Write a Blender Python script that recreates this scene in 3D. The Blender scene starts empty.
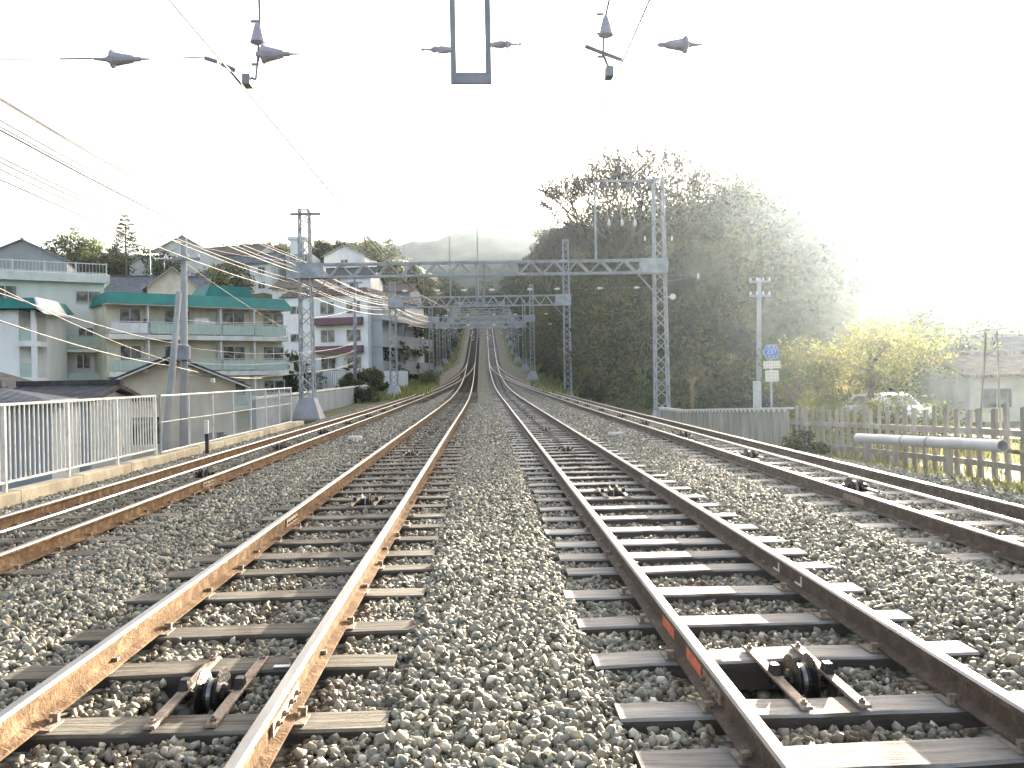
import bpy, math, random
import numpy as np
from mathutils import Matrix, Vector
random.seed(7); rng = np.random.default_rng(7)
PI = math.pi; rad = math.radians
scene = bpy.context.scene
C = scene.collection
ORD = ['first','second','third','fourth','fifth','sixth','seventh','eighth','ninth','tenth','eleventh','twelfth',
       'thirteenth','fourteenth','fifteenth','sixteenth','seventeenth','eighteenth','nineteenth','twentieth']

# ------------------------------------------------------------------ camera
CAMZ = 1.565; FPX = 850.0
YAW, PITCH, ROLL = rad(1.82), rad(-0.27), rad(1.1)
cam_d = bpy.data.cameras.new('camera'); cam = bpy.data.objects.new('camera', cam_d); C.objects.link(cam)
cam_d.sensor_width = 36; cam_d.lens = FPX/1024*36; cam_d.clip_start = .05; cam_d.clip_end = 6000
CM = Matrix.Rotation(-YAW, 4, 'Z') @ Matrix.Rotation(PI/2+PITCH, 4, 'X') @ Matrix.Rotation(-ROLL, 4, 'Z')
cam.matrix_world = Matrix.Translation((0,0,CAMZ)) @ CM
scene.camera = cam
def at(px, py, Y):
    """world point whose measured position in the photo is px,py, at distance Y along the track"""
    d = CM.to_3x3() @ Vector(((px-512)/FPX, -(py-384)/FPX, -1))
    return Vector((0,0,CAMZ)) + d*(Y/d.y)

# ------------------------------------------------------------------ materials
def new_mat(name):
    m = bpy.data.materials.new(name); m.use_nodes = True
    nt = m.node_tree; nt.nodes.clear()
    out = nt.nodes.new('ShaderNodeOutputMaterial')
    b = nt.nodes.new('ShaderNodeBsdfPrincipled'); nt.links.new(b.outputs[0], out.inputs[0])
    return m, nt, b, out
def N(nt, t, **k):
    n = nt.nodes.new(t)
    for a, v in k.items(): setattr(n, a, v)
    return n
def ramp(nt, fac, stops):
    r = N(nt, 'ShaderNodeValToRGB'); e = r.color_ramp.elements
    while len(e) < len(stops): e.new(.5)
    for s, (p, c) in zip(e, stops): s.position = p; s.color = (*c, 1)
    nt.links.new(fac, r.inputs[0]); return r.outputs[0]
def mat(name, col, rough=.7, metal=0, var=.25, scale=3.0, bump=0.0, bscale=None, detail=5, dirt=None, stretch=None, spec=.3):
    """noise-varied surface: col mixed towards darker/lighter blotches, optional dirt colour, optional bump"""
    m, nt, b, out = new_mat(name)
    tc = N(nt, 'ShaderNodeTexCoord'); mp = N(nt, 'ShaderNodeMapping')
    nt.links.new(tc.outputs['Object'], mp.inputs[0])
    if stretch: mp.inputs['Scale'].default_value = stretch
    n1 = N(nt, 'ShaderNodeTexNoise'); n1.inputs['Scale'].default_value = scale; n1.inputs['Detail'].default_value = detail; n1.inputs['Roughness'].default_value = .65
    nt.links.new(mp.outputs[0], n1.inputs[0])
    lo = tuple(max(0, c*(1-var)) for c in col); hi = tuple(min(1, c*(1+var*.7)) for c in col)
    stops = [(.3, lo), (.7, hi)]
    if dirt: stops = [(.28, dirt), (.45, lo), (.75, hi)]
    nt.links.new(ramp(nt, n1.outputs[0], stops), b.inputs['Base Color'])
    b.inputs['Roughness'].default_value = rough; b.inputs['Metallic'].default_value = metal
    b.inputs['Specular IOR Level'].default_value = spec
    if bump:
        n2 = N(nt, 'ShaderNodeTexNoise'); n2.inputs['Scale'].default_value = bscale or scale*5; n2.inputs['Detail'].default_value = 4
        nt.links.new(mp.outputs[0], n2.inputs[0])
        bp = N(nt, 'ShaderNodeBump'); bp.inputs['Strength'].default_value = bump; bp.inputs['Distance'].default_value = .02
        nt.links.new(n2.outputs[0], bp.inputs['Height']); nt.links.new(bp.outputs[0], b.inputs['Normal'])
    return m
def leaf_mat(name, stops, trans=.45):
    m, nt, b, out = new_mat(name)
    at_ = N(nt, 'ShaderNodeAttribute'); at_.attribute_name = 'tint'
    c = ramp(nt, at_.outputs['Fac'], stops)
    nt.links.new(c, b.inputs['Base Color']); b.inputs['Roughness'].default_value = .6; b.inputs['Specular IOR Level'].default_value = .25
    t = N(nt, 'ShaderNodeBsdfTranslucent'); nt.links.new(c, t.inputs[0])
    mx = N(nt, 'ShaderNodeMixShader'); mx.inputs[0].default_value = trans
    nt.links.new(b.outputs[0], mx.inputs[1]); nt.links.new(t.outputs[0], mx.inputs[2]); nt.links.new(mx.outputs[0], out.inputs[0])
    return m
M = {}
M['steel'] = mat('polished_rail_head', (.27,.265,.26), .45, 1, .3, 6, stretch=(1,.15,1), dirt=(.38,.31,.26))
M['rust'] = mat('rusty_rail_side', (.21,.14,.088), .95, 0, .5, 9, .5, 60, dirt=(.15,.09,.06), spec=.04)
M['rust_shaded'] = mat('shaded_rusty_rail_side', (.13,.09,.065), .75, 0, .45, 9, .5, 60, dirt=(.09,.06,.045))  # rust of the right-hand rails, darkened to paint in the shade on their sides
M['iron'] = mat('greasy_iron', (.035,.03,.028), .38, .6, .5, 14, .4, 60)
M['iron_worn'] = mat('worn_iron', (.26,.25,.24), .4, .9, .5, 14)
M['bar'] = mat('rusty_flat_bar', (.27,.21,.16), .7, .1, .5, 12, .4, 60)
M['cable'] = mat('bright_wire_rope', (.78,.77,.74), .28, 1, .2, 30)
M['galv'] = mat('galvanised_steel', (.42,.44,.46), .55, .35, .25, 2.5, dirt=(.27,.25,.23))
M['galv_d'] = mat('weathered_steel', (.27,.28,.32), .6, .3, .25, 2.5)
M['paint_w'] = mat('white_paint', (.70,.69,.66), .45, 0, .12, 5, dirt=(.5,.42,.33))
M['conc'] = mat('concrete', (.40,.39,.37), .9, 0, .3, 1.3, .4, 20, dirt=(.22,.20,.17))
M['conc_y'] = mat('stained_kerb_concrete', (.60,.52,.38), .9, 0, .3, 1.8, .5, 20, dirt=(.36,.29,.2))
M['wallgrey'] = mat('grey_retaining_wall', (.30,.33,.36), .85, 0, .25, .7, .3, 8, stretch=(1,1,.4))
M['porc'] = mat('white_porcelain', (.75,.74,.72), .2, 0, .1, 10, spec=.6)
M['porc_b'] = mat('brown_porcelain', (.40,.38,.46), .4, 0, .2, 10, spec=.5)
M['wire'] = mat('overhead_wire', (.16,.15,.14), .45, .7, .2, 2)
M['wire_l'] = mat('silvery_wire', (.42,.40,.36), .4, .7, .2, 2)
M['pvc'] = mat('grey_white_pipe', (.52,.52,.54), .45, 0, .15, 2, dirt=(.42,.40,.38))
M['black'] = mat('black_plastic', (.03,.03,.03), .6)
M['wood_g'] = mat('weathered_fence_wood', (.38,.35,.30), .85, 0, .35, 3, .4, 30, stretch=(1,1,.2), dirt=(.2,.17,.13))
M['green_roof'] = mat('teal_green_roof', (.02,.19,.165), .5, 0, .2, .8, dirt=(.02,.13,.11))
M['cream'] = mat('cream_render', (.74,.69,.54), .9, 0, .14, .5, .1, 12, stretch=(1,1,.4), dirt=(.44,.41,.31))
M['white_r'] = mat('white_render', (.85,.85,.85), .85, 0, .1, .5, .1, 12, stretch=(1,1,.4), dirt=(.52,.53,.54))
M['mint'] = mat('pale_green_render', (.80,.79,.73), .85, 0, .12, .5, .1, 12, stretch=(1,1,.4), dirt=(.56,.60,.55))
M['grey_r'] = mat('grey_render', (.36,.38,.40), .85, 0, .2, .6, .1, 12, stretch=(1,1,.4))
M['beige'] = mat('beige_house_render', (.78,.70,.56), .9, 0, .15, .8, .15, 15, dirt=(.56,.50,.40))
M['slab'] = mat('pale_slab_edge', (.76,.75,.70), .8, 0, .15, .9, stretch=(1,1,.5), dirt=(.42,.40,.35))
M['brown'] = mat('maroon_awning', (.13,.07,.075), .7, 0, .2, 2)
M['alu'] = mat('aluminium_frame', (.62,.62,.60), .4, .3, .1, 4)
M['balc'] = mat('pale_green_balcony_panel', (.42,.52,.46), .3, 0, .12, 1.5, spec=.5)
M['cloth'] = mat('washing', (.72,.72,.74), .9, 0, .2, 1)
M['cloth_d'] = mat('dark_washing', (.12,.10,.16), .9, 0, .4, 1)
M['bark'] = mat('bark', (.14,.11,.085), .95, 0, .35, 5, .5, 20, stretch=(1,1,.3))
M['bark_g'] = mat('grey_twigs', (.19,.17,.15), .95, 0, .3, 5)
M['pole_conc'] = mat('concrete_pole', (.34,.34,.34), .8, 0, .2, 1.5)
M['sign_blue'] = mat('blue_sign_face', (.05,.16,.50), .4, 0, .08, 3)
M['sign_white'] = mat('cream_sign_face', (.78,.75,.66), .5, 0, .06, 3)
M['sign_ink'] = mat('sign_ink', (.22,.20,.18), .6)
M['orange'] = mat('orange_paint', (.75,.20,.11), .6, 0, .3, 18, dirt=(.4,.15,.09))
M['red'] = mat('faded_red_plastic', (.62,.16,.14), .6, 0, .2, 8)
M['asphalt'] = mat('asphalt', (.06,.06,.062), .9, 0, .25, 4, .4, 120)
M['car'] = mat('white_car_paint', (.80,.80,.80), .22, 0, .03, 1, spec=.6)
M['tyre'] = mat('tyre', (.025,.025,.025), .8)
M['yellow'] = mat('yellow_sheet', (.62,.45,.08), .6)
M['straw'] = mat('dead_stalk', (.24,.17,.10), .9, 0, .3, 8, .4, 30)
def glass_mat():
    m, nt, b, out = new_mat('window_glass')
    b.inputs['Base Color'].default_value = (.05,.06,.065,1); b.inputs['Roughness'].default_value = .08
    b.inputs['Specular IOR Level'].default_value = .7
    tc = N(nt,'ShaderNodeTexCoord'); n = N(nt,'ShaderNodeTexNoise'); n.inputs['Scale'].default_value = .9
    nt.links.new(tc.outputs['Object'], n.inputs[0])
    nt.links.new(ramp(nt, n.outputs[0], [(.42,(.035,.045,.05)),(.5,(.22,.22,.2)),(.62,(.05,.055,.07))]), b.inputs['Base Color'])
    return m
M['glass'] = glass_mat()
def tile_mat(name, c):
    m, nt, b, out = new_mat(name)
    tc = N(nt,'ShaderNodeTexCoord'); w = N(nt,'ShaderNodeTexWave'); w.wave_type='BANDS'; w.bands_direction='X'
    w.inputs['Scale'].default_value = 1.35; w.inputs['Distortion'].default_value = .2
    nt.links.new(tc.outputs['Object'], w.inputs[0])
    w2 = N(nt,'ShaderNodeTexWave'); w2.bands_direction='Z'; w2.wave_profile='SAW'; w2.inputs['Scale'].default_value = 1.9
    nt.links.new(tc.outputs['Object'], w2.inputs[0])
    ad = N(nt,'ShaderNodeMath'); ad.operation='ADD'; nt.links.new(w.outputs['Fac'], ad.inputs[0]); nt.links.new(w2.outputs['Fac'], ad.inputs[1])
    bp = N(nt,'ShaderNodeBump'); bp.inputs['Distance'].default_value=.05; bp.inputs['Strength'].default_value=.8
    nt.links.new(ad.outputs[0], bp.inputs['Height']); nt.links.new(bp.outputs[0], b.inputs['Normal'])
    n = N(nt,'ShaderNodeTexNoise'); n.inputs['Scale'].default_value=2.5; nt.links.new(tc.outputs['Object'], n.inputs[0])
    nt.links.new(ramp(nt, n.outputs[0], [(.3,tuple(x*.7 for x in c)),(.7,tuple(x*1.3 for x in c))]), b.inputs['Base Color'])
    b.inputs['Roughness'].default_value=.85; b.inputs['Specular IOR Level'].default_value=.15
    return m
M['tile'] = tile_mat('grey_roof_tiles', (.15,.155,.17))
M['tile_d'] = tile_mat('dark_roof_tiles', (.085,.08,.085))
M['tile_b'] = tile_mat('brown_roof_tiles', (.16,.12,.10))
def sleeper_mat(name, a, bcol, grease):
    m, nt, b, out = new_mat(name)
    tc = N(nt,'ShaderNodeTexCoord'); oi = N(nt,'ShaderNodeObjectInfo')
    ad = N(nt,'ShaderNodeVectorMath'); ad.operation='ADD'; nt.links.new(tc.outputs['Object'], ad.inputs[0])
    sc = N(nt,'ShaderNodeVectorMath'); sc.operation='SCALE'; sc.inputs['Scale'].default_value = 37
    cx = N(nt,'ShaderNodeCombineXYZ')
    for i in range(3): nt.links.new(oi.outputs['Random'], cx.inputs[i])
    nt.links.new(cx.outputs[0], sc.inputs[0]); nt.links.new(sc.outputs[0], ad.inputs[1])
    mp = N(nt,'ShaderNodeMapping'); mp.inputs['Scale'].default_value=(.9,14,14); nt.links.new(ad.outputs[0], mp.inputs[0])
    n = N(nt,'ShaderNodeTexNoise'); n.inputs['Scale'].default_value=2.2; n.inputs['Detail'].default_value=7; n.inputs['Roughness'].default_value=.7
    nt.links.new(mp.outputs[0], n.inputs[0])
    c = ramp(nt, n.outputs[0], [(.25,tuple(x*.35 for x in a)),(.42,a),(.72,bcol)])
    hs = N(nt,'ShaderNodeHueSaturation'); nt.links.new(c, hs.inputs['Color'])
    mr = N(nt,'ShaderNodeMapRange'); mr.inputs[3].default_value=.65; mr.inputs[4].default_value=1.3
    nt.links.new(oi.outputs['Random'], mr.inputs[0]); nt.links.new(mr.outputs[0], hs.inputs['Value'])
    # grease drips in a ragged band along the middle of the track, and rust beside the rail seats
    sx = N(nt,'ShaderNodeSeparateXYZ'); nt.links.new(tc.outputs['Object'], sx.inputs[0])
    n2 = N(nt,'ShaderNodeTexNoise'); n2.inputs['Scale'].default_value=6; nt.links.new(ad.outputs[0], n2.inputs[0])
    ma = N(nt,'ShaderNodeMath'); ma.operation='MULTIPLY_ADD'; nt.links.new(n2.outputs[0], ma.inputs[0]); ma.inputs[1].default_value=.3; nt.links.new(sx.outputs[0], ma.inputs[2])
    su = N(nt,'ShaderNodeMath'); su.operation='SUBTRACT'; nt.links.new(ma.outputs[0], su.inputs[0]); su.inputs[1].default_value=.15
    ab = N(nt,'ShaderNodeMath'); ab.operation='ABSOLUTE'; nt.links.new(su.outputs[0], ab.inputs[0])
    g = ramp(nt, ab.outputs[0], [(.03,(grease,)*3),(.13,(0,0,0)),(.44,(0,0,0)),(.5,(grease*.6,)*3),(.62,(grease*.6,)*3),(.7,(0,0,0))])
    mx = N(nt,'ShaderNodeMix', data_type='RGBA'); nt.links.new(g, mx.inputs[0]); nt.links.new(hs.outputs[0], mx.inputs[6]); mx.inputs[7].default_value=(.035,.026,.02,1)
    nt.links.new(mx.outputs[2], b.inputs['Base Color'])
    bp = N(nt,'ShaderNodeBump'); bp.inputs['Distance'].default_value=.012; bp.inputs['Strength'].default_value=.9
    nt.links.new(n.outputs[0], bp.inputs['Height']); nt.links.new(bp.outputs[0], b.inputs['Normal'])
    b.inputs['Roughness'].default_value=.85; b.inputs['Specular IOR Level'].default_value=.25
    return m
M['sleeper_l'] = sleeper_mat('dark_sleeper_wood', (.09,.08,.065), (.21,.19,.155), .75)
M['sleeper_r'] = sleeper_mat('pale_sleeper_wood', (.27,.25,.23), (.46,.43,.40), .75)
def stone_mat():
    m, nt, b, out = new_mat('ballast_stone')
    a = N(nt,'ShaderNodeAttribute'); a.attribute_name='tint'
    c = ramp(nt, a.outputs['Fac'], [(0,(.07,.068,.05)),(.3,(.19,.18,.14)),(.55,(.32,.30,.24)),(.68,(.25,.25,.22)),(.82,(.45,.39,.29)),(1,(.72,.68,.57))])
    tc = N(nt,'ShaderNodeTexCoord'); n = N(nt,'ShaderNodeTexNoise'); n.inputs['Scale'].default_value=45; n.inputs['Detail'].default_value=3
    nt.links.new(tc.outputs['Object'], n.inputs[0])
    mx = N(nt,'ShaderNodeMix', data_type='RGBA', blend_type='MULTIPLY'); mx.inputs[0].default_value=.6
    nt.links.new(c, mx.inputs[6]); nt.links.new(ramp(nt, n.outputs[0], [(.3,(.6,.57,.52)),(.7,(1.15,1.15,1.15))]), mx.inputs[7])
    s_ = N(nt,'ShaderNodeAttribute'); s_.attribute_name='stain'
    m2 = N(nt,'ShaderNodeMix', data_type='RGBA'); nt.links.new(s_.outputs['Fac'], m2.inputs[0]); nt.links.new(mx.outputs[2], m2.inputs[6]); m2.inputs[7].default_value=(.12,.075,.045,1)
    nt.links.new(m2.outputs[2], b.inputs['Base Color']); b.inputs['Roughness'].default_value=.75; b.inputs['Specular IOR Level'].default_value=.3
    bp = N(nt,'ShaderNodeBump'); bp.inputs['Distance'].default_value=.006; bp.inputs['Strength'].default_value=.6
    nt.links.new(n.outputs[0], bp.inputs['Height']); nt.links.new(bp.outputs[0], b.inputs['Normal'])
    return m
M['tar'] = mat('creosoted_sleeper_side', (.07,.06,.048), .85, 0, .45, 8, .5, 40, stretch=(.3,1,1))
M['stone'] = stone_mat()
def ground_mat():
    m, nt, b, out = new_mat('ground_surface')
    tc = N(nt,'ShaderNodeTexCoord')
    v = N(nt,'ShaderNodeTexVoronoi'); v.inputs['Scale'].default_value=17; v.inputs['Randomness'].default_value=1
    nt.links.new(tc.outputs['Object'], v.inputs[0])
    rgb = N(nt,'ShaderNodeSeparateColor'); nt.links.new(v.outputs['Color'], rgb.inputs[0])
    st = ramp(nt, rgb.outputs[0], [(0,(.10,.095,.07)),(.35,(.22,.205,.16)),(.7,(.30,.28,.22)),(1,(.50,.46,.37))])
    gap = ramp(nt, v.outputs['Distance'], [(.35,(1,1,1)),(.75,(.22,.2,.18))])
    mg = N(nt,'ShaderNodeMix', data_type='RGBA', blend_type='MULTIPLY'); mg.inputs[0].default_value=1
    nt.links.new(st, mg.inputs[6]); nt.links.new(gap, mg.inputs[7])
    n = N(nt,'ShaderNodeTexNoise'); n.inputs['Scale'].default_value=.8; n.inputs['Detail'].default_value=8; n.inputs['Roughness'].default_value=.7
    nt.links.new(tc.outputs['Object'], n.inputs[0])
    soil = ramp(nt, n.outputs[0], [(.3,(.06,.075,.03)),(.48,(.10,.11,.045)),(.6,(.15,.12,.075)),(.75,(.22,.19,.13))])
    a = N(nt,'ShaderNodeAttribute'); a.attribute_name='soil'
    n3 = N(nt,'ShaderNodeTexNoise'); n3.inputs['Scale'].default_value=2.5; n3.inputs['Detail'].default_value=5; nt.links.new(tc.outputs['Object'], n3.inputs[0])
    ad = N(nt,'ShaderNodeMath'); ad.operation='ADD'; nt.links.new(a.outputs['Fac'], ad.inputs[0]); nt.links.new(n3.outputs[0], ad.inputs[1])
    f = N(nt,'ShaderNodeMapRange'); f.inputs[1].default_value=.9; f.inputs[2].default_value=1.05; nt.links.new(ad.outputs[0], f.inputs[0])
    mx = N(nt,'ShaderNodeMix', data_type='RGBA'); nt.links.new(f.outputs[0], mx.inputs[0]); nt.links.new(mg.outputs[2], mx.inputs[6]); nt.links.new(soil, mx.inputs[7])
    nt.links.new(mx.outputs[2], b.inputs['Base Color']); b.inputs['Roughness'].default_value=.9; b.inputs['Specular IOR Level'].default_value=.15
    bp = N(nt,'ShaderNodeBump'); bp.invert=True; bp.inputs['Distance'].default_value=.04; bp.inputs['Strength'].default_value=.9
    nt.links.new(v.outputs['Distance'], bp.inputs['Height']); nt.links.new(bp.outputs[0], b.inputs['Normal'])
    return m
M['ground'] = ground_mat()
M['hill'] = mat('wooded_hillside', (.045,.06,.04), .95, 0, .5, .05, 1.0, .2, 8)
M['leaf'] = leaf_mat('evergreen_leaves', [(0,(.025,.035,.018)),(.35,(.045,.06,.026)),(.65,(.075,.085,.034)),(.85,(.12,.115,.045)),(1,(.17,.14,.06))])
M['leaf_d'] = leaf_mat('dark_needles', [(0,(.018,.03,.02)),(.6,(.035,.055,.032)),(1,(.07,.085,.045))], .25)
M['leaf_y'] = leaf_mat('sunlit_yellow_leaves', [(0,(.06,.08,.03)),(.45,(.11,.13,.04)),(.75,(.28,.24,.07)),(1,(.55,.48,.2))], .55)
M['leaf_g'] = leaf_mat('bamboo_green_leaves', [(0,(.04,.06,.025)),(.5,(.085,.115,.04)),(1,(.19,.2,.08))], .5)
M['grass'] = leaf_mat('grass_blades', [(0,(.08,.11,.03)),(.5,(.15,.18,.05)),(.8,(.28,.25,.08)),(1,(.36,.31,.16))], .4)

# ------------------------------------------------------------------ mesh helpers
def tag(o, label=None, cat=None, group=None, kind=None):
    if label: o['label'] = label
    if cat: o['category'] = cat
    if group: o['group'] = group
    if kind: o['kind'] = kind
    return o
def empty(name, loc, label, cat, group=None):
    o = bpy.data.objects.new(name, None); o.location = loc; C.objects.link(o)
    o.empty_display_size = .2
    return tag(o, label, cat, group)
def wloc(p):
    v = Vector((0,0,0))
    while p is not None: v += Vector(p.location); p = p.parent
    return v
class MB:
    def __init__(s, T=None): s.v = []; s.f = []; s.mi = []; s.cur = 0; s.T = T
    def add(s, vs, fs):
        n = len(s.v)
        if s.T is not None: vs = [s.T @ Vector(v) for v in vs]
        s.v += [tuple(v) for v in vs]; s.f += [tuple(i+n for i in f) for f in fs]; s.mi += [s.cur]*len(fs)
        return s
    def box(s, x0, x1, y0, y1, z0, z1):
        vs = [(x,y,z) for z in (z0,z1) for y in (y0,y1) for x in (x0,x1)]
        return s.add(vs, [(0,2,3,1),(4,5,7,6),(0,1,5,4),(2,6,7,3),(0,4,6,2),(1,3,7,5)])
    def bbox(s, x0, x1, y0, y1, z0, z1, b=.01):
        """box with its top edges chamfered"""
        vs = [(x0,y0,z0),(x1,y0,z0),(x1,y1,z0),(x0,y1,z0),(x0,y0,z1-b),(x1,y0,z1-b),(x1,y1,z1-b),(x0,y1,z1-b),
              (x0+b,y0+b,z1),(x1-b,y0+b,z1),(x1-b,y1-b,z1),(x0+b,y1-b,z1)]
        fs = [(3,2,1,0),(8,9,10,11)]
        for i in range(4):
            j = (i+1)%4; fs += [(i,j,4+j,4+i),(4+i,4+j,8+j,8+i)]
        return s.add(vs, fs)
    def hexa(s, b, t):
        """frustum-like solid between two quads"""
        vs = list(b)+list(t); fs = [(3,2,1,0),(4,5,6,7)]
        for i in range(4): j=(i+1)%4; fs.append((i,j,4+j,4+i))
        return s.add(vs, fs)
    def bar(s, p, q, w, h=None, up=(0,0,1)):
        p = Vector(p); q = Vector(q); d = (q-p).normalized(); h = h or w
        a = d.cross(Vector(up))
        if a.length < 1e-3: a = d.cross(Vector((0,1,0)))
        a.normalize(); c = a.cross(d).normalized(); a *= w/2; c *= h/2
        return s.hexa([p-a-c,p+a-c,p+a+c,p-a+c],[q-a-c,q+a-c,q+a+c,q-a+c])
    def tube(s, pts, r, n=6, cap=True):
        pts = [Vector(p) for p in pts]; rs = r if isinstance(r,(list,tuple)) else [r]*len(pts)
        vs = []; fs = []; ref = None
        for i, p in enumerate(pts):
            d = (pts[min(i+1,len(pts)-1)]-pts[max(i-1,0)]).normalized()
            if ref is None: ref = Vector((0,0,1)) if abs(d.z)<.9 else Vector((1,0,0))
            a = d.cross(ref).normalized(); c = d.cross(a).normalized(); ref = -c if False else a.cross(d)
            for k in range(n):
                t = 2*PI*k/n; vs.append(p+(a*math.cos(t)+c*math.sin(t))*rs[i])
        for i in range(len(pts)-1):
            for k in range(n):
                k2=(k+1)%n; fs.append((i*n+k,i*n+k2,(i+1)*n+k2,(i+1)*n+k))
        if cap: fs += [tuple(range(n))[::-1], tuple(range((len(pts)-1)*n,len(pts)*n))]
        return s.add(vs, fs)
    def lathe(s, p, axis, prof, n=12, cap=True):
        """prof: (distance along axis, radius)"""
        p = Vector(p); d = Vector(axis).normalized()
        a = d.cross(Vector((0,0,1)))
        if a.length < 1e-3: a = Vector((1,0,0))
        a.normalize(); c = d.cross(a)
        vs = []; fs = []
        for (t, r) in prof:
            for k in range(n):
                th = 2*PI*k/n; vs.append(p+d*t+(a*math.cos(th)+c*math.sin(th))*max(r,1e-4))
        for i in range(len(prof)-1):
            for k in range(n):
                k2=(k+1)%n; fs.append((i*n+k,i*n+k2,(i+1)*n+k2,(i+1)*n+k))
        if cap: fs += [tuple(range(n))[::-1], tuple(range((len(prof)-1)*n,len(prof)*n))]
        return s.add(vs, fs)
    def prism(s, poly, h, T=None):
        """poly in xz-plane extruded along +y by h"""
        n = len(poly); vs = [(x,0,z) for x,z in poly]+[(x,h,z) for x,z in poly]
        if T is not None: vs = [T @ Vector(v) for v in vs]
        fs = [tuple(range(n)), tuple(range(n,2*n))[::-1]]
        for i in range(n): j=(i+1)%n; fs.append((j,i,n+i,n+j))
        return s.add(vs, fs)
    def build(s, name, mats, parent=None, smooth=False, label=None):
        me = bpy.data.meshes.new(name)
        off = wloc(parent) if parent is not None else Vector((0,0,0))
        me.from_pydata([tuple(Vector(v)-off) for v in s.v], [], s.f)
        if not isinstance(mats, (list,tuple)): mats = [mats]
        for m in mats: me.materials.append(m)
        if len(mats) > 1: me.polygons.foreach_set('material_index', s.mi)
        if smooth: me.polygons.foreach_set('use_smooth', [True]*len(s.f))
        o = bpy.data.objects.new(name, me); C.objects.link(o)
        if parent is not None: o.parent = parent
        if label: o['label'] = label
        return o
def np_mesh(name, verts, faces_n, idx, mat_, tint=None, parent=None, smooth=False):
    """verts (N,3); all faces have faces_n corners; idx flat"""
    me = bpy.data.meshes.new(name)
    off = wloc(parent) if parent is not None else Vector((0,0,0))
    verts = verts - np.array(off)
    nf = len(idx)//faces_n
    me.vertices.add(len(verts)); me.vertices.foreach_set('co', verts.astype(np.float32).ravel())
    me.loops.add(len(idx)); me.loops.foreach_set('vertex_index', idx.astype(np.int32))
    me.polygons.add(nf); me.polygons.foreach_set('loop_start', np.arange(0,len(idx),faces_n,dtype=np.int32))
    try: me.polygons.foreach_set('loop_total', np.full(nf,faces_n,dtype=np.int32))
    except Exception: pass
    if smooth: me.polygons.foreach_set('use_smooth', np.ones(nf,dtype=bool))
    me.update(calc_edges=True)
    if tint is not None:
        a = me.attributes.new('tint','FLOAT','FACE'); a.data.foreach_set('value', tint.astype(np.float32))
    me.materials.append(mat_)
    o = bpy.data.objects.new(name, me); C.objects.link(o)
    if parent is not None: o.parent = parent
    return o
def copy_tree(o, parent=None):
    c = o.copy(); C.objects.link(c)
    if parent is not None: c.parent = parent
    for ch in list(o.children): copy_tree(ch, c)
    return c
def ss(t):
    t = np.clip(t, 0, 1); return t*t*(3-2*t)

# ------------------------------------------------------------------ line of the railway
TY = np.array([-60,0,20,40,60,80,100,120,140,160,180,200,230,300,420.])
TZ = np.array([-1.755,-1.395,-1.275,-1.155,-.93,-.42,.55,2.2,4.6,7.4,10.4,13.4,17.9,28,36.])
_m = np.gradient(TZ, TY)
def zr(y):
    """height of the rail heads"""
    y = np.asarray(y, float); i = np.clip(np.searchsorted(TY, y)-1, 0, len(TY)-2)
    h = TY[i+1]-TY[i]; t = np.clip((y-TY[i])/h,0,1)
    return CAMZ + (2*t**3-3*t**2+1)*TZ[i]+(t**3-2*t**2+t)*h*_m[i]+(-2*t**3+3*t**2)*TZ[i+1]+(t**3-t**2)*h*_m[i+1]
CX = {0:([-60,52,67,82,102,118,300],[-4.6,-4.6,-4.35,-3.75,-2.75,-1.95,-1.9]),
      1:([-60,45,80,118,300],[-1.51,-1.51,-1.75,-1.95,-1.9]),
      2:([-60,45,80,118,300],[1.62,1.62,1.45,1.22,1.22]),
      3:([-60,52,67,82,102,118,300],[4.73,4.73,4.4,3.55,2.2,1.24,1.22])}
def cx(k, y):
    xs, vs = CX[k]; y = np.asarray(y,float)
    return sum(np.interp(y+d, xs, vs) for d in (-7,-3.5,0,3.5,7))/5
TSTART, TEND = -3.0, 196.0
# ------------------------------------------------------------------ tracks: where the sleepers and the rollers are
def sleepers_y(k):
    if k == 1: ys = [1.7,2.45,3.15,3.9,4.68,5.33,6.2,6.95,7.53,8.2]; step = .715
    elif k == 2: ys = [1.9,2.6,3.38,3.88,4.62,5.28,5.98,6.68,7.2,7.75,8.4]; step = .70
    elif k == 0: ys = [2.2]; step = .72
    else: ys = [2.5]; step = .72
    r = random.Random(k+3)
    while ys[-1] < TEND-1: ys.append(ys[-1]+step+r.uniform(-.035,.035))
    return ys
SLY = {k: sleepers_y(k) for k in range(4)}
def mid_gap(k, y):
    ys = SLY[k]; i = min(range(len(ys)-1), key=lambda i: abs((ys[i]+ys[i+1])/2-y))
    return (ys[i]+ys[i+1])/2, ys[i+1]-ys[i]
ROLL = []
for k, first, n, step in ((1,4.25,9,6.4),(2,4.25,9,6.5),(0,14.1,9,4.9),(3,10.7,10,4.8)):
    for i in range(n): ROLL.append((k, i)+mid_gap(k, first+i*step))

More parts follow.
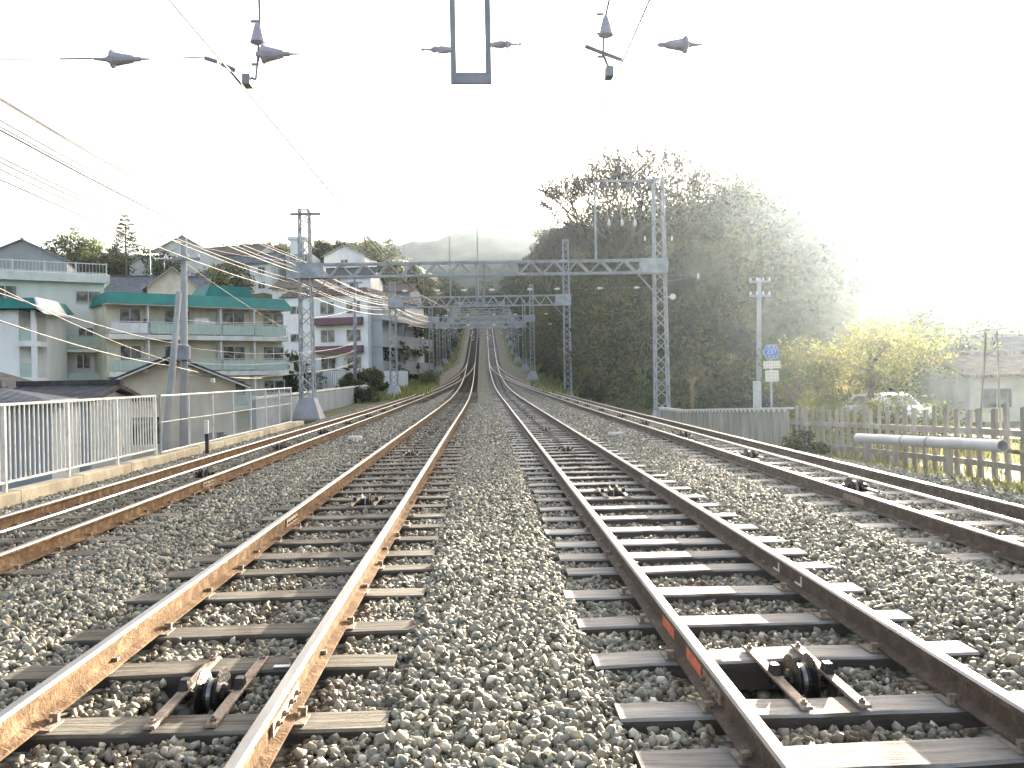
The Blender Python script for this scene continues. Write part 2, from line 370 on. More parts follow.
def low_right(y): return np.interp(y, [-60,12,20,33,45,80], [.02,0,-.28,-.8,-.95,-1.0])
PITS = [(float(cx(k,yy))-(.13 if (k==2 and i==0) else 0), (.30 if (k==2 and i==0) else .19), yy, gap) for k,i,yy,gap in ROLL if yy<30]
def bed_off(x, y):
    """height of the ballast against the rail heads across the four tracks"""
    o = np.full_like(x, -.222)
    o = o - .022*ss((.75-np.abs(x-cx(2,y)))/.2) + .022*ss((np.abs(x)-2.9)/.5)
    o = o + .05*ss((.62-np.abs(x-.03))/.25)
    m1 = (cx(0,y)+cx(1,y))/2; w = np.clip((cx(1,y)-cx(0,y))/2-.95,0,1)
    o = o + .04*ss((w-np.abs(x-m1))/.25)
    m2 = (cx(2,y)+cx(3,y))/2; w2 = np.clip((cx(3,y)-cx(2,y))/2-.95,0,1)
    o = o + .03*ss((w2-np.abs(x-m2))/.25)
    o = o - .19*ss((-x-5.75)/.9)
    return o
def H(x, y):
    x = np.asarray(x, float); y = np.asarray(y, float)
    x, y = np.broadcast_arrays(x, y); z0 = zr(y)
    z = z0 + bed_off(x, y)
    # left: behind the kerb and retaining wall the ground lies low, then a wooded bank and the hill with houses
    lowl = -2.5 + ss((y-78)/45)*(z0+1.5) + 13*ss((y-74)/100)*ss((-x-11)/20) + .04*np.clip(y-220,0,200)
    edge = np.where(y < 36, 7.12, np.where(y < 64, 8.7, 9.2))
    wdt = np.where(y < 64, .12, 4.5)
    t = ss((-x-edge)/wdt); z = z*(1-t)+lowl*t
    # right: verge, road, then the wooded hill
    lr = low_right(y)
    base = lr + ss((y-60)/60)*(z0+.5-lr)
    hill = 15.5*ss((x-8.6)/13)*ss((y-43)/50)*(1-ss((x-(.3*y+5))/20)) + .03*np.clip(y-220,0,200)
    right = base + hill
    t = ss((x-5.7)/1.4); z = z*(1-t)+right*t
    # pits of the rollers
    for c, hw, yy, gap in PITS:
        d = np.maximum(np.abs(x-c)-hw, np.abs(y-yy)-(gap/2-.1))
        z = z - .17*ss(-d/.05+.5)
    return z
def axis(parts):
    a = np.concatenate([np.arange(s,e,st) for s,e,st in parts]+[[parts[-1][1]]]); return np.unique(np.round(a,4))
gx = axis([(-420,-80,20),(-80,-20,2.5),(-20,-9.6,.8),(-9.6,-6.8,.1),(-6.8,-5.8,.25),(-5.8,6.6,.075),(6.6,9,.3),(9,30,1.2),(30,90,3),(90,420,20)])
gy = axis([(-60,-4,6),(-4,1.5,.5),(1.5,11,.075),(11,20,.15),(20,60,.6),(60,130,1.5),(130,260,4),(260,460,20)])
X, Y = np.meshgrid(gx, gy)
Z = H(X, Y)
Z += np.where((np.abs(X)>9.5)&(Y>40), .25*np.sin(X*.9+1.3*np.sin(Y*.31))*np.sin(Y*.7), 0)
nx, ny = len(gx), len(gy)
ii = (np.arange(ny-1)[:,None]*nx+np.arange(nx-1)[None,:]).ravel()
idx = np.stack([ii,ii+1,ii+nx+1,ii+nx],1).ravel()
g = np_mesh('ground', np.stack([X.ravel(),Y.ravel(),Z.ravel()],1), 4, idx, M['ground'], smooth=True)
soil = np.where((X<-7.2)|(X>6.3), .75, np.where(np.abs(X)>5.9, .34, .0)) + .0
soil = np.where((X>3.0)&(X<3.4)&(Y<30), .28, soil)
soil = np.where((Y>55)&(np.abs(X)>np.interp(Y,[55,110,125],[6.6,5.2,3.7])), .85, soil); soil = np.where(Y>200, .9, soil)
a = g.data.attributes.new('soil','FLOAT','POINT'); a.data.foreach_set('value', soil.ravel().astype(np.float32))
tag(g, kind='structure')
# far hills
def ridge(x, y):
    a = 113*np.exp(-((y-720)/170)**2)*(1+.05*np.sin(x*.007+.5)+.03*np.sin(x*.022)+.015*np.sin(x*.062+2)+.012*np.sin(x*.14+y*.04))*np.interp(x,[-800,-300,-125,-40,30,150,800],[.85,.93,.97,1.0,1.03,.9,.6])
    b = 30*np.exp(-((y-335)/60)**2)*np.interp(x,[-700,-260,-90,0,40,150,700],[.75,.6,.42,.78,1.25,1.2,.5])*(1+.08*np.sin(x*.05+1))
    return 8+np.maximum(a,b)+2.2*np.sin(x*.21+y*.02)*np.sin(y*.13)+1.2*np.sin(x*.57)*np.sin(y*.41)
hx = np.unique(np.concatenate([np.arange(-780,781,10.),np.arange(-460,461,5.)])); hy = np.unique(np.concatenate([np.arange(250,620,5.),np.arange(620,1100,8.)]))
HX,HY = np.meshgrid(hx,hy); HZ = ridge(HX,HY)*ss((HY-250)/60)+ (1-ss((HY-250)/60))*-6
nx, ny = len(hx), len(hy); ii = (np.arange(ny-1)[:,None]*nx+np.arange(nx-1)[None,:]).ravel()
hl = np_mesh('hills', np.stack([HX.ravel(),HY.ravel(),HZ.ravel()],1), 4, np.stack([ii,ii+1,ii+nx+1,ii+nx],1).ravel(), M['hill'], smooth=True)
tag(hl, kind='structure')
# road beyond the right fence
ry = np.arange(-12,43,1.5); v=[]
for y in ry:
    for x in (14.2, 20.2): v.append((x,y,float(low_right(y))+.10))
road = np_mesh('road', np.array(v), 4, np.array([(i*2,i*2+1,i*2+3,i*2+2) for i in range(len(ry)-1)]).ravel(), M['asphalt']); tag(road, kind='structure')
mk = MB()
for x in (14.5,19.9):
    for i in range(len(ry)-1):
        y0,y1=ry[i],ry[i+1]; a0=float(low_right(y0))+.104; a1=float(low_right(y1))+.104
        mk.add([(x,y0,a0),(x+.13,y0,a0),(x+.13,y1,a1),(x,y1,a1)],[(0,1,2,3)])
tag(mk.build('road_marking', M['paint_w']), kind='structure')

# ------------------------------------------------------------------ ballast
def ico():
    p=(1+5**.5)/2; v=np.array([(-1,p,0),(1,p,0),(-1,-p,0),(1,-p,0),(0,-1,p),(0,1,p),(0,-1,-p),(0,1,-p),(p,0,-1),(p,0,1),(-p,0,-1),(-p,0,1)])/math.hypot(1,p)
    f=np.array([(0,11,5),(0,5,1),(0,1,7),(0,7,10),(0,10,11),(1,5,9),(5,11,4),(11,10,2),(10,7,6),(7,1,8),(3,9,4),(3,4,2),(3,2,6),(3,6,8),(3,8,9),(4,9,5),(2,4,11),(6,2,10),(8,6,7),(9,8,1)])
    return v,f
def octa():
    v=np.array([(1,0,0),(-1,0,0),(0,1,0),(0,-1,0),(0,0,1),(0,0,-1.)]); f=np.array([(0,2,4),(2,1,4),(1,3,4),(3,0,4),(2,0,5),(1,2,5),(3,1,5),(0,3,5)]); return v,f
def rand_rot(n):
    q = rng.normal(size=(n,4)); q/=np.linalg.norm(q,axis=1)[:,None]; w,x,y,z=q.T
    return np.stack([1-2*(y*y+z*z),2*(x*y-z*w),2*(x*z+y*w),2*(x*y+z*w),1-2*(x*x+z*z),2*(y*z-x*w),2*(x*z-y*w),2*(y*z+x*w),1-2*(x*x+y*y)],1).reshape(n,3,3)
def stones(name, x, y, r, shape, lift=.35, mat_=None, parent=None):
    V,F = shape; K = 14
    var = np.stack([V*(1+rng.uniform(-.42,.38,(len(V),1)))*np.array([1,rng.uniform(.55,.95),rng.uniform(.4,.8)]) for _ in range(K)])
    n=len(x); vi = rng.integers(0,K,n); R = rand_rot(n)
    P = np.einsum('nij,nkj->nki', R, var[vi])*r[:,None,None]
    z = H(x,y)+r*lift+rng.uniform(-.012,.022,n)
    P += np.stack([x,y,z],1)[:,None,:]
    idx = (F[None]+(np.arange(n)*len(V))[:,None,None]).ravel()
    t = np.repeat(np.clip(rng.beta(1.6,1.6,n),0,1), len(F))
    o = np_mesh(name, P.reshape(-1,3), 3, idx, mat_ or M['stone'], t)
    # rust dust by the rails, grease along the roller line
    st = np.zeros(n)
    for k in range(4):
        c = cx(k,y)
        for s in (-.565,.565): st = np.maximum(st, .75*np.exp(-((np.abs(x-c-s)-.06)/.10)**2))
        st = np.maximum(st, .6*np.exp(-(np.abs(x-c)/.16)**2)); st = np.maximum(st, .12*(np.abs(x-c)<.8))
    st = np.clip(st*rng.uniform(.3,1.25,n) + .35*(rng.random(n)<.05),0,.9)
    a = o.data.attributes.new('stain','FLOAT','FACE'); a.data.foreach_set('value', np.repeat(st,len(F)).astype(np.float32))
    return o
def keep_off(x, y):
    ok = np.ones(len(x), bool)
    for k in range(4):
        c = cx(k, y)
        for s in (-.565,.565): ok &= np.abs(x-c-s) > .075
        ys = np.array(SLY[k]); d = np.min(np.abs(y[:,None]-ys[None,:]),axis=1) if len(y)<400000 else 0
        on = (d < .115) & (np.abs(x-c) < 1.06)
        # the top of a sleeper stays clear except for a few strays
        ok &= ~(on & (rng.random(len(x)) > (.012 if k==2 else .03 if k==1 else .09)))
    for c, hw, yy, gap in PITS: ok &= ~((np.abs(x-c)<hw+.01)&(np.abs(y-yy)<gap/2-.08))
    return ok
def scatter(y0, y1, dens, wfac, x0=-6.9, x1=7.0):
    n = int((y1-y0)*(x1-x0)*dens); x = rng.uniform(x0,x1,n); y = rng.uniform(y0,y1,n)
    m = (np.abs(x) < wfac*y+1.6); x=x[m]; y=y[m]; m = keep_off(x,y)
    return x[m], y[m]
x,y = scatter(2.0,8,1500,.68); r=.014+.024*rng.random(len(x))**1.3
o=stones('ballast', x,y,r, ico()); tag(o,kind='stuff')
x,y = scatter(8,19,750,.68); r=rng.uniform(.017,.036,len(x))
o=stones('ballast', x,y,r, ico()); tag(o,kind='stuff')
x,y = scatter(19,48,230,.9); r=rng.uniform(.03,.055,len(x))
o=stones('ballast', x,y,r, octa()); tag(o,kind='stuff')

# ------------------------------------------------------------------ tracks
PROF = [(-.033,-.012),(-.022,0),(.022,0),(.033,-.012),(.033,-.034),(.009,-.046),(.009,-.124),(.060,-.138),(.060,-.149),(-.060,-.149),(-.060,-.138),(-.009,-.124),(-.009,-.046),(-.033,-.034)]
PM = [1,1,1,0,0,0,0,0,0,0,0,0,0,0]   # head top is bright
RY = np.concatenate([np.arange(TSTART,30,.5),np.arange(30,TEND+.1,1.5)])
def rail(parent, k, side, names):
    mb = MB(); n=len(PROF); xs = cx(k,RY)+side*.565; zs = zr(RY)
    vs=[(x+u, y, z+w) for x,y,z in zip(xs,RY,zs) for u,w in PROF]; fs=[]; mi=[]
    for i in range(len(RY)-1):
        for j in range(n):
            j2=(j+1)%n; fs.append((i*n+j,(i+1)*n+j,(i+1)*n+j2,i*n+j2)); mi.append(PM[j])
    fs += [tuple(range(n))[::-1], tuple(range((len(RY)-1)*n,len(RY)*n))]; mi += [0,0]
    mb.v=vs; mb.f=fs; mb.mi=mi
    return mb.build('rail', [M['rust'] if k<2 else M['rust_shaded'],M['steel']], parent, label=names)
def sleeper_mesh(var, m):
    r = random.Random(var); mb = MB(); L=2.1+r.uniform(-.05,.05); w=.11+r.uniform(-.008,.012)
    # planked surface with slightly uneven top: split lengthwise
    xs=[-L/2+L*i/7 for i in range(8)]; top=[r.uniform(-.006,.004) for _ in xs]; e=[r.uniform(-.006,.006) for _ in xs]; e2=[r.uniform(-.006,.006) for _ in xs]
    vs=[];b=.012
    for x,t,a,c in zip(xs,top,e,e2):
        vs += [(x,-w+a,-.16),(x,-w+a,-b+t),(x,-w+a+b,t),(x,w+c-b,t),(x,w+c,-b+t),(x,w+c,-.16)]
    fs=[]
    for i in range(7):
        for j in range(6):
            j2=(j+1)%6; fs.append((i*6+j,i*6+j2,(i+1)*6+j2,(i+1)*6+j))
    fs += [(5,4,3,2,1,0),tuple(range(42,48))]
    mb.add(vs,fs); mb.mi=[2 if (i<35 and i%5 in (0,4)) or i>=35 else 0 for i in range(len(fs))] if False else [2 if (i>=42 or i%6 in (0,4,5)) else 0 for i in range(len(fs))]; mb.cur=1
    for s in (-1,1):
        mb.box(s*.565-.10,s*.565+.10,-.07,.07,.0005,.009)          # sole plate
        for a,b_ in ((-1,-.045),(1,.045)):                        # spikes with hooked heads
            xx=s*.565+a*.074; mb.box(xx-.012,xx+.012,b_-.012,b_+.012,.009,.045); mb.box(xx-.014-.012*(a>0)-0,xx+.014+.012*(a<0),b_-.015,b_+.015,.03,.048)
    me_o = mb.build('sleeper',[m,M['bar'],M['tar']]); me = me_o.data; bpy.data.objects.remove(me_o); return me
SM = {'l':[sleeper_mesh(i,M['sleeper_l']) for i in range(5)], 'r':[sleeper_mesh(i+9,M['sleeper_r']) for i in range(5)]}
TL = [('outer left railway track carrying a bright cable beside the fence','l'),
      ('inner left railway track with sunlit orange rails and dark sleepers','l'),
      ('inner right railway track with pale sleepers and orange paint on its rail','r'),
      ('outer right railway track carrying a bright cable along the grassy verge','r')]
TR = []
for k,(lab,col) in enumerate(TL):
    t = empty('railway_track', (float(cx(k,0)),0,float(zr(0))-.15), lab, 'railway track', 'four railway tracks of the cable line'); TR.append(t)
    rail(t,k,-1,None); rail(t,k,1,None)
    rr = random.Random(k)
    for i,y in enumerate(SLY[k][:95]):
        o = bpy.data.objects.new('sleeper', rr.choice(SM[col])); C.objects.link(o); o.parent=t
        sl = float(zr(y+.5)-zr(y-.5))
        o.location = Vector((float(cx(k,y))+rr.uniform(-.05,.05), y, float(zr(y))-.15-.009)) - t.location
        o.rotation_euler = (math.atan(sl), 0, rr.uniform(-.02,.02) + math.atan(float(cx(k,y+1)-cx(k,y-1))/2)*-1)
        if rr.random()<.5: o.rotation_euler.z += PI
        o.scale = (1, rr.uniform(.93,1.1), 1)
    mb = MB()
    for y in SLY[k][95:]:
        c=float(cx(k,y)); z=float(zr(y))-.152; mb.box(c-1.05,c+1.05,y-.1,y+.1,z-.12,z)
    o = mb.build('sleeper', M['sleeper_'+col], t); o['kind']='stuff'
# joint bars, paint marks
def fish(k, side, y, L=.5):
    mb = MB(); x = float(cx(k,y))+side*.565; z=float(zr(y))
    for s in (-1,1):
        mb.box(x+s*.011,x+s*.024,y-L/2,y+L/2,z-.118,z-.05) if s>0 else mb.box(x-.024,x-.011,y-L/2,y+L/2,z-.118,z-.05)
        for q in (-.36,-.14,.14,.36):
            mb.lathe((x+s*.023,y+q*L,z-.084),(s,0,0),[(0,.014),(.016,.014),(.018,.006),(.028,.006)],6)
    return mb.build('joint_bar', M['bar'], TR[k])
fish(1,1,3.86); fish(1,-1,9.0); fish(2,-1,3.95,.3); fish(2,1,11.5); fish(3,-1,9.5); fish(0,1,12.4)
def mark(k, side, y, L, face, m, tall=.09, lab=None):
    x = float(cx(k,y))+side*.565; z=float(zr(y)); mb=MB()
    xx = x+face*.011; r=random.Random(int(y*100)); pts=[]
    n=9
    for i in range(n): pts.append((xx, y-L/2+L*i/(n-1), z-.052-r.uniform(0,.01)))
    for i in range(n)[::-1]: pts.append((xx, y-L/2+L*i/(n-1), z-.054-tall*.85-r.uniform(-.004,.008)))
    th=.002*face; q=[(a+th,b,c) for a,b,c in pts]; m_=len(pts)
    mb.add(pts+q,[tuple(range(m_)),tuple(range(m_,2*m_))[::-1]]+[(i,(i+1)%m_,m_+(i+1)%m_,m_+i) for i in range(m_)])
    return mb.build('paint_mark', m, TR[k], label=lab)
mark(2,-1,4.33,.30,-1,M['orange'],lab='longer orange paint patch on the rail web')
mark(2,-1,4.93,.30,-1,M['orange'],lab='shorter orange paint patch on the rail web')
# chalk angle marks on the rail web
for y in (5.85,6.3):
    x=float(cx(2,y))+.565-.0105; z=float(zr(y)); mb=MB()
    mb.box(x-.002,x,y-.012,y+.012,z-.12,z-.05); mb.box(x-.002,x,y+.012,y+.12,z-.12,z-.105); mb.build('chalk_mark',M['paint_w'],TR[2])

# rollers
def roller(R=.137,top=.075,W=1):
    root = empty('cable_roller',(0,0,0),'x','cable roller','cable rollers between the rails')
    w = MB(); Z=top-R
    prof=[(-.066,.03),(-.066,R),(-.056,R+.004),(-.046,R-.01),(-.03,R-.04),(0,R-.05),(.03,R-.04),(.046,R-.01),(.056,R+.004),(.066,R),(.066,.03)]
    prof=[(a*W,b) for a,b in prof]; w.lathe((0,0,Z),(1,0,0),prof,28)
    for s in (-1,1): w.lathe((s*.066*W,0,Z),(s,0,0),[(0,.055),(.02,.05),(.025,.02)],14)
    wo = w.build('wheel', M['iron'], root, smooth=False)
    g_=MB(); g_.lathe((0,0,Z),(1,0,0),[(-.02,R-.052),(-.018,R-.0445),(0,R-.0475),(.018,R-.0445),(.02,R-.052)],28); g_.build('worn_groove', M['iron_worn'], wo)
    a=MB(); a.lathe((-.17,0,Z),(1,0,0),[(0,.017),(.34,.017)],10); a.build('axle',M['iron'],root)
    for s in (-1,1):
        b=MB(); x=s*.135
        b.bbox(x-.027,x+.027,-.43,.43,-.0745,-.060,.004)
        for q in (-.39,.39): b.lathe((x,q,-.061),(0,0,1),[(0,.017),(.012,.017),(.014,.008),(.024,.008)],6)
        b.build('side_bar',M['bar'],root)
        c=MB(); c.hexa([(x-.02,-.06,-.115),(x+.02,-.06,-.115),(x+.02,.06,-.115),(x-.02,.06,-.115)],[(x-.018,-.035,-.0745),(x+.018,-.035,-.0745),(x+.018,.035,-.0745),(x-.018,.035,-.0745)])
        c.hexa([(x-.02,-.045,-.060),(x+.02,-.045,-.060),(x+.02,.045,-.060),(x-.02,.045,-.060)],[(x-.018,-.022,-.012),(x+.018,-.022,-.012),(x+.018,.022,-.012),(x-.018,.022,-.012)])
        c.build('bearing',M['iron'],root)
    return root
proto = roller(); proto2 = roller(.122,.028,.8)
TN = ['outer left track beside the fence','inner left track with orange rails','inner right track with pale sleepers','outer right track by the verge']
for q,(k,i,y,gap) in enumerate(ROLL):
    o = (proto if k in (0,3) else proto2) if (k,i) in ((1,0),(0,0)) else copy_tree(proto if k in (0,3) else proto2)
    sl=float(zr(y+.5)-zr(y-.5))
    o.location=(float(cx(k,y)),y,float(zr(y))-.085+(0.0 if k in (1,2) else .0)); o.rotation_euler=(math.atan(sl),0,0)
    o.location.z = float(zr(y))-.15+.0755-.004
    if i==0 and k in (1,2): o.location.x += .12 if k==1 else -.05
    o.scale=(1,gap/.72,1)
    o['label']='dark iron cable roller, %s of its row in the %s'%(ORD[i],TN[k]) if i else 'dark iron cable roller, frontmost of its row in the %s'%TN[k]
# haulage cables over the rollers of the outer tracks
for k,lab in ((0,'shiny steel haulage cable lying on the rollers of the outer left track'),(3,'shiny steel haulage cable lying on the rollers of the outer right track')):
    ys=np.arange(TSTART,100,1.2); mb=MB()
    mb.tube([(float(cx(k,y)),y,float(zr(y))-.002) for y in ys],.016,8)
    tag(mb.build('haulage_cable',M['cable'],smooth=True),lab,'cable','haulage cables of the outer tracks')
def lying(name, p, dims, m, rz, lab, cat):
    x,y,z=dims; mb=MB(); mb.bbox(-x/2,x/2,-y/2,y/2,0,z,.008); o=mb.build(name,m); o.location=p; o.rotation_euler=(0,0,rz); return tag(o,lab,cat)
p=at(355,437,1); 
def ground_at(px,py,lift=0):
    for Yd in np.arange(2,140,.05):
        q=at(px,py,float(Yd)); 
        if q.z < float(H(q.x,q.y))+lift: return q
    return q
q=ground_at(355,441); lying('marker_block',(q.x,q.y,float(H(q.x,q.y))),(.34,.12,.12),M['paint_w'],0,'small white marker block lying on the ballast between the left tracks','block')
q=ground_at(615,436); lying('marker_block',(q.x,q.y,float(H(q.x,q.y))),(.34,.12,.10),M['paint_w'],0,'small white marker block lying on the ballast between the right tracks','block')
q=ground_at(106,478)
mb=MB(); mb.lathe((0,0,0),(0,0,1),[(0,.12),(.02,.12),(.05,.09),(.11,.075),(.12,.05)],10); o=mb.build('cap',M['red']); o.location=(q.x,q.y,float(H(q.x,q.y))); o.rotation_euler=(.5,.3,0); tag(o,'faded red plastic cap lying on the stones beside the kerb','cap')
q=at(713,655,4.62); 
for i,(px,py,Yd) in enumerate(((717,652,4.62),(282,654.5,4.6))):
    q=at(px,py,Yd); k=2 if i==0 else 1; mb=MB(); mb.box(-.045,.045,-.018,.018,0,.004); o=mb.build('chalk_piece' if 0 else 'paper_strip',M['paint_w']); o.location=(q.x,q.y,float(zr(Yd))-.148); tag(o,['white strip lying on a pale sleeper beside the roller pit','white strip lying on a dark sleeper beside the shiny rail'][i],'strip')
# ------------------------------------------------------------------ overhead line gantries
def lattice(mb, x, y, z0, z1, w0, w1, t=.055):
    n = max(4, int((z1-z0)/((w0+w1)/2*1.0)))
    def c(i, f): w=(w0+(w1-w0)*f)/2; return Vector((x+(-w,w,w,-w)[i], y+(-w,-w,w,w)[i], z0+(z1-z0)*f))
    for i in range(4): mb.bar(c(i,0),c(i,1),t,t)
    for i in range(4):
        j=(i+1)%4
        for k in range(n):
            a=(c(i,k/n),c(j,(k+1)/n)) if k%2==0 else (c(j,k/n),c(i,(k+1)/n))
            mb.bar(a[0],a[1],.055,.04)
    for f in (0,1):
        for i in range(4): mb.bar(c(i,f),c((i+1)%4,f),t,t)
def truss(mb, xa, xb, y, z0, z1, d=.36, pitch=.62, t=.085):
    for yy in (y-d/2,y+d/2):
        for z in (z0,z1): mb.bar((xa,yy,z),(xb,yy,z),t,t)
        n=int(abs(xb-xa)/pitch/2)*2
        for i in range(n):
            x0=xa+(xb-xa)*i/n; x1=xa+(xb-xa)*(i+1)/n
            a,b=((z0,z1) if i%2==0 else (z1,z0)); mb.bar((x0,yy,a),(x1,yy,b),.045,.07)
    n=int(abs(xb-xa)/1.2)
    for i in range(n+1):
        x=xa+(xb-xa)*i/n
        for z in (z0,z1): mb.bar((x,y-d/2,z),(x,y+d/2,z),.04,.03)
INS=[(0,.012),(.03,.03),(.04,.055),(.055,.065),(.065,.045),(.09,.04),(.1,.062),(.115,.06),(.13,.04),(.16,.036),(.17,.055),(.19,.05),(.21,.028),(.26,.02)]
BIGI=[(0,.01),(.10,.014),(.11,.03),(.16,.032),(.2,.035),(.22,.05),(.34,.07),(.42,.085),(.45,.115),(.48,.115),(.5,.06),(.55,.03),(.62,.02),(.7,.012)]
def insul(parent, p, axis, prof=INS, m='porc', s=1):
    mb=MB(); mb.lathe(p, axis, [(a*s,b*s) for a,b in prof], 12); return mb.build('insulator', M[m], parent, smooth=False)
def footing(parent, x, y, z, w0=1.3, w1=.62, h=.9, deep=1.2):
    mb=MB(); a,b=w0/2,w1/2
    q=lambda r,zz:[(x-r,y-r,zz),(x+r,y-r,zz),(x+r,y+r,zz),(x-r,y+r,zz)]
    mb.hexa(q(a,z-deep),q(a,z)); mb.hexa(q(a-.02,z+.002),q(b,z+h)); return mb.build('footing', M['conc_l'], parent)
M['conc_l'] = mat('painted_concrete_footing', (.40,.40,.42), .85, 0, .2, 1.5, dirt=(.33,.33,.33))
def drop(parent, x, y, z0, z1, w=.45):
    mb=MB()
    for s in (-1,1): mb.bar((x+s*w/2,y,z0),(x+s*w/2,y,z1),.075,.05,up=(0,1,0))
    mb.box(x-w/2-.0385,x+w/2+.0385,y-.03,y+.03,z0-.14,z0)
    return mb.build('drop_frame', M['galv_d'], parent)
def gantry(Yg, XL, XR, ztL, ztR, zb, th, lab, level=2, m='galv', centre=-.19, wm=.55):
    root = empty('overhead_line_gantry', (0,Yg,float(zr(Yg))-.2), lab, 'gantry', 'gantries over the tracks')
    for X_, zt in ((XL,ztL),(XR,ztR)):
        zg = float(H(X_,Yg)); footing(root, X_, Yg, zg+.05, h=.9)
        mb=MB(); lattice(mb,X_,Yg,zg+.9,zt,wm,wm*.72,.06 if level>0 else .07); mb.build('mast',M[m],root)
    mb=MB(); truss(mb, XL, XR, Yg, zb, zb+th, .36 if level else .3, .52 if level>0 else .9); 
    mb.build('beam',M[m],root)
    for X_,s in ((XL,1),(XR,-1)):
        a,b=sorted((X_-s*.34,X_+s*.85)); mb=MB(); mb.box(a,b,Yg-.30,Yg+.30,zb-.05,zb+th+.05); mb.build('gusset_box',M[m],root)
    for X_,s in ((XL,1),(XR,-1)): mb=MB(); mb.bar((X_+s*.25,Yg,zb-.9),(X_+s*1.0,Yg,zb-.03),.07,.05); mb.build('brace',M[m],root)
    return root
def spanwire(root, Yg, XL, XR, z, xs, r=.009, prof=INS, m='porc'):
    mb=MB(); mb.tube([(XL,Yg,z),(XR,Yg,z)],r,5); mb.build('span_wire',M['wire'],root)
    for x,s in xs: insul(root,(x,Yg,z),(s,0,0),prof,m)
# the gantry overhead, beam just out of the frame
G0Y=11.0
g0=gantry(G0Y,-8.4,8.2,8.6,8.6,6.75,.58,'near gantry whose hanging U frame and insulators cross the bright sky overhead')
drop(g0,at(470.5,40,G0Y).x,G0Y,at(470,73,G0Y).z,6.75)
for px,py,s,mm in ((455,50,-1,'porc_b'),(488,45,1,'porc_b')):
    p=at(px,py,G0Y); insul(g0,p,(s,0,.02),[(0,.02),(.04,.022),(.06,.04),(.2,.06),(.27,.045),(.28,.15),(.295,.15),(.3,.05),(.34,.04),(.36,.02),(.46,.014),(.48,.03),(.52,.0)],mm,.86)
for pp,rr_ in (([(-210,62),(60,59)],.005),([(60,59),(115,58)],.011),([(180,57),(205,58),(236,70)],.009),([(700,44),(1060,40)],.004)):
    mb=MB(); mb.tube([at(a,b,G0Y) for a,b in pp],rr_,5); mb.build('span_wire',M['wire_l'],g0)
insul(g0,at(150,59,G0Y),(-1,0,0),BIGI,'porc_b'); insul(g0,at(300,54,G0Y),(-1,0,0),[(0,.01),(.12,.014),(.14,.03),(.2,.03),(.22,.05),(.34,.08),(.42,.1),(.45,.12),(.48,.12),(.5,.05),(.56,.03)],'porc_b'); insul(g0,at(650,45,G0Y),(1,0,0),BIGI,'porc_b')
# hangers above the two contact wires
for base,pts,ins,cl in ((0,[(258,-60),(259,-10),(260,20),(258,60),(256,80)],(258,34),(248,84)),(1,[(612,-60),(611,-8),(606,14),(604,30),(603,54)],(606,27),(609,76))):
    mb=MB(); mb.tube([at(a,b,G0Y) for a,b in pts],.018,6)
    c=at(cl[0],cl[1],G0Y); mb.box(c.x-.05,c.x+.05,G0Y-.1,G0Y+.1,c.z-.03,c.z+.10); mb.tube([at(pts[-1][0],pts[-1][1],G0Y),c+Vector((0,0,.1))],.02,6)
    for dz in (.25,.55,.8): q=c+Vector((.1*(1 if base==0 else -1),0,dz)); mb.box(q.x-.05,q.x+.05,G0Y-.012,G0Y+.012,q.z-.015,q.z+.015)
    mb.build('hanger',M['galv_d'],g0)
    p=at(ins[0],ins[1]+11,G0Y); insul(g0,p,(0,0,1),[(0,.03),(.03,.10),(.06,.09),(.2,.055),(.28,.03)],'porc_b')
p=[at(585,46,G0Y),at(600,52,G0Y),at(622,60,G0Y)]; mb=MB(); mb.tube(p,.028,6); mb.build('steady_arm',M['galv_d'],g0)
mb=MB(); mb.tube([at(205,58,G0Y),at(218,62,G0Y)],.028,6); mb.tube([at(222,64,G0Y),at(236,71,G0Y)],.03,6); mb.build('steady_arm',M['galv_d'],g0)

def zpx(px,py,Y_): return at(px,py,Y_).z
G1Y=38.0
g1=gantry(G1Y,at(306,300,G1Y).x,at(660,300,G1Y).x,zpx(310,210,G1Y),zpx(653,179,G1Y),zpx(480,275,G1Y),.56,'tall gantry with a T arm on its left mast and hanging leads on its right',2,wm=.58)
XL1,XR1=at(306,300,G1Y).x,at(660,300,G1Y).x
mb=MB(); z=zpx(310,214,G1Y); mb.box(XL1-.62,XL1+.72,G1Y-.06,G1Y+.06,z-.05,z+.05); mb.build('cross_arm',M['galv_d'],g1)
mb=MB(); zt=zpx(625,181,G1Y); xa=at(595,200,G1Y).x; mb.bar((xa,G1Y,zpx(594,262,G1Y)),(xa,G1Y,zt+.05),.09,.09); mb.bar((xa-.05,G1Y,zt),(XR1,G1Y,zt),.10,.10); mb.build('side_frame',M['galv'],g1)
for px,py in ((609,222),(622,222),(635,222)):
    p=at(px,py,G1Y); mb=MB(); mb.tube([(p.x-.22,G1Y,zt),(p.x-.05,G1Y,p.z+.3),(p.x,G1Y,p.z)],.016,5); mb.build('drop_lead',M['wire_l'],g1)
    insul(g1,(p.x,G1Y,p.z-.2),(0,0,1),INS,'porc',1.3)
drop(g1,at(480,280,G1Y).x,G1Y,zpx(480,302,G1Y),zpx(480,262,G1Y),.36)
for z in (zpx(480,290,G1Y),):
    spanwire(g1,G1Y,XL1,XR1,z,[(at(x,290,G1Y).x,s) for x,s in ((402,1),(440,-1),(467,-1),(489,1),(527,1),(560,-1),(597,1),(634,1))])
mb=MB(); 
for z in (zpx(690,275,G1Y),zpx(690,282,G1Y)): mb.tube([(XR1,G1Y,z),(XR1+1.9,G1Y,zpx(697,276,G1Y))],.012,5)
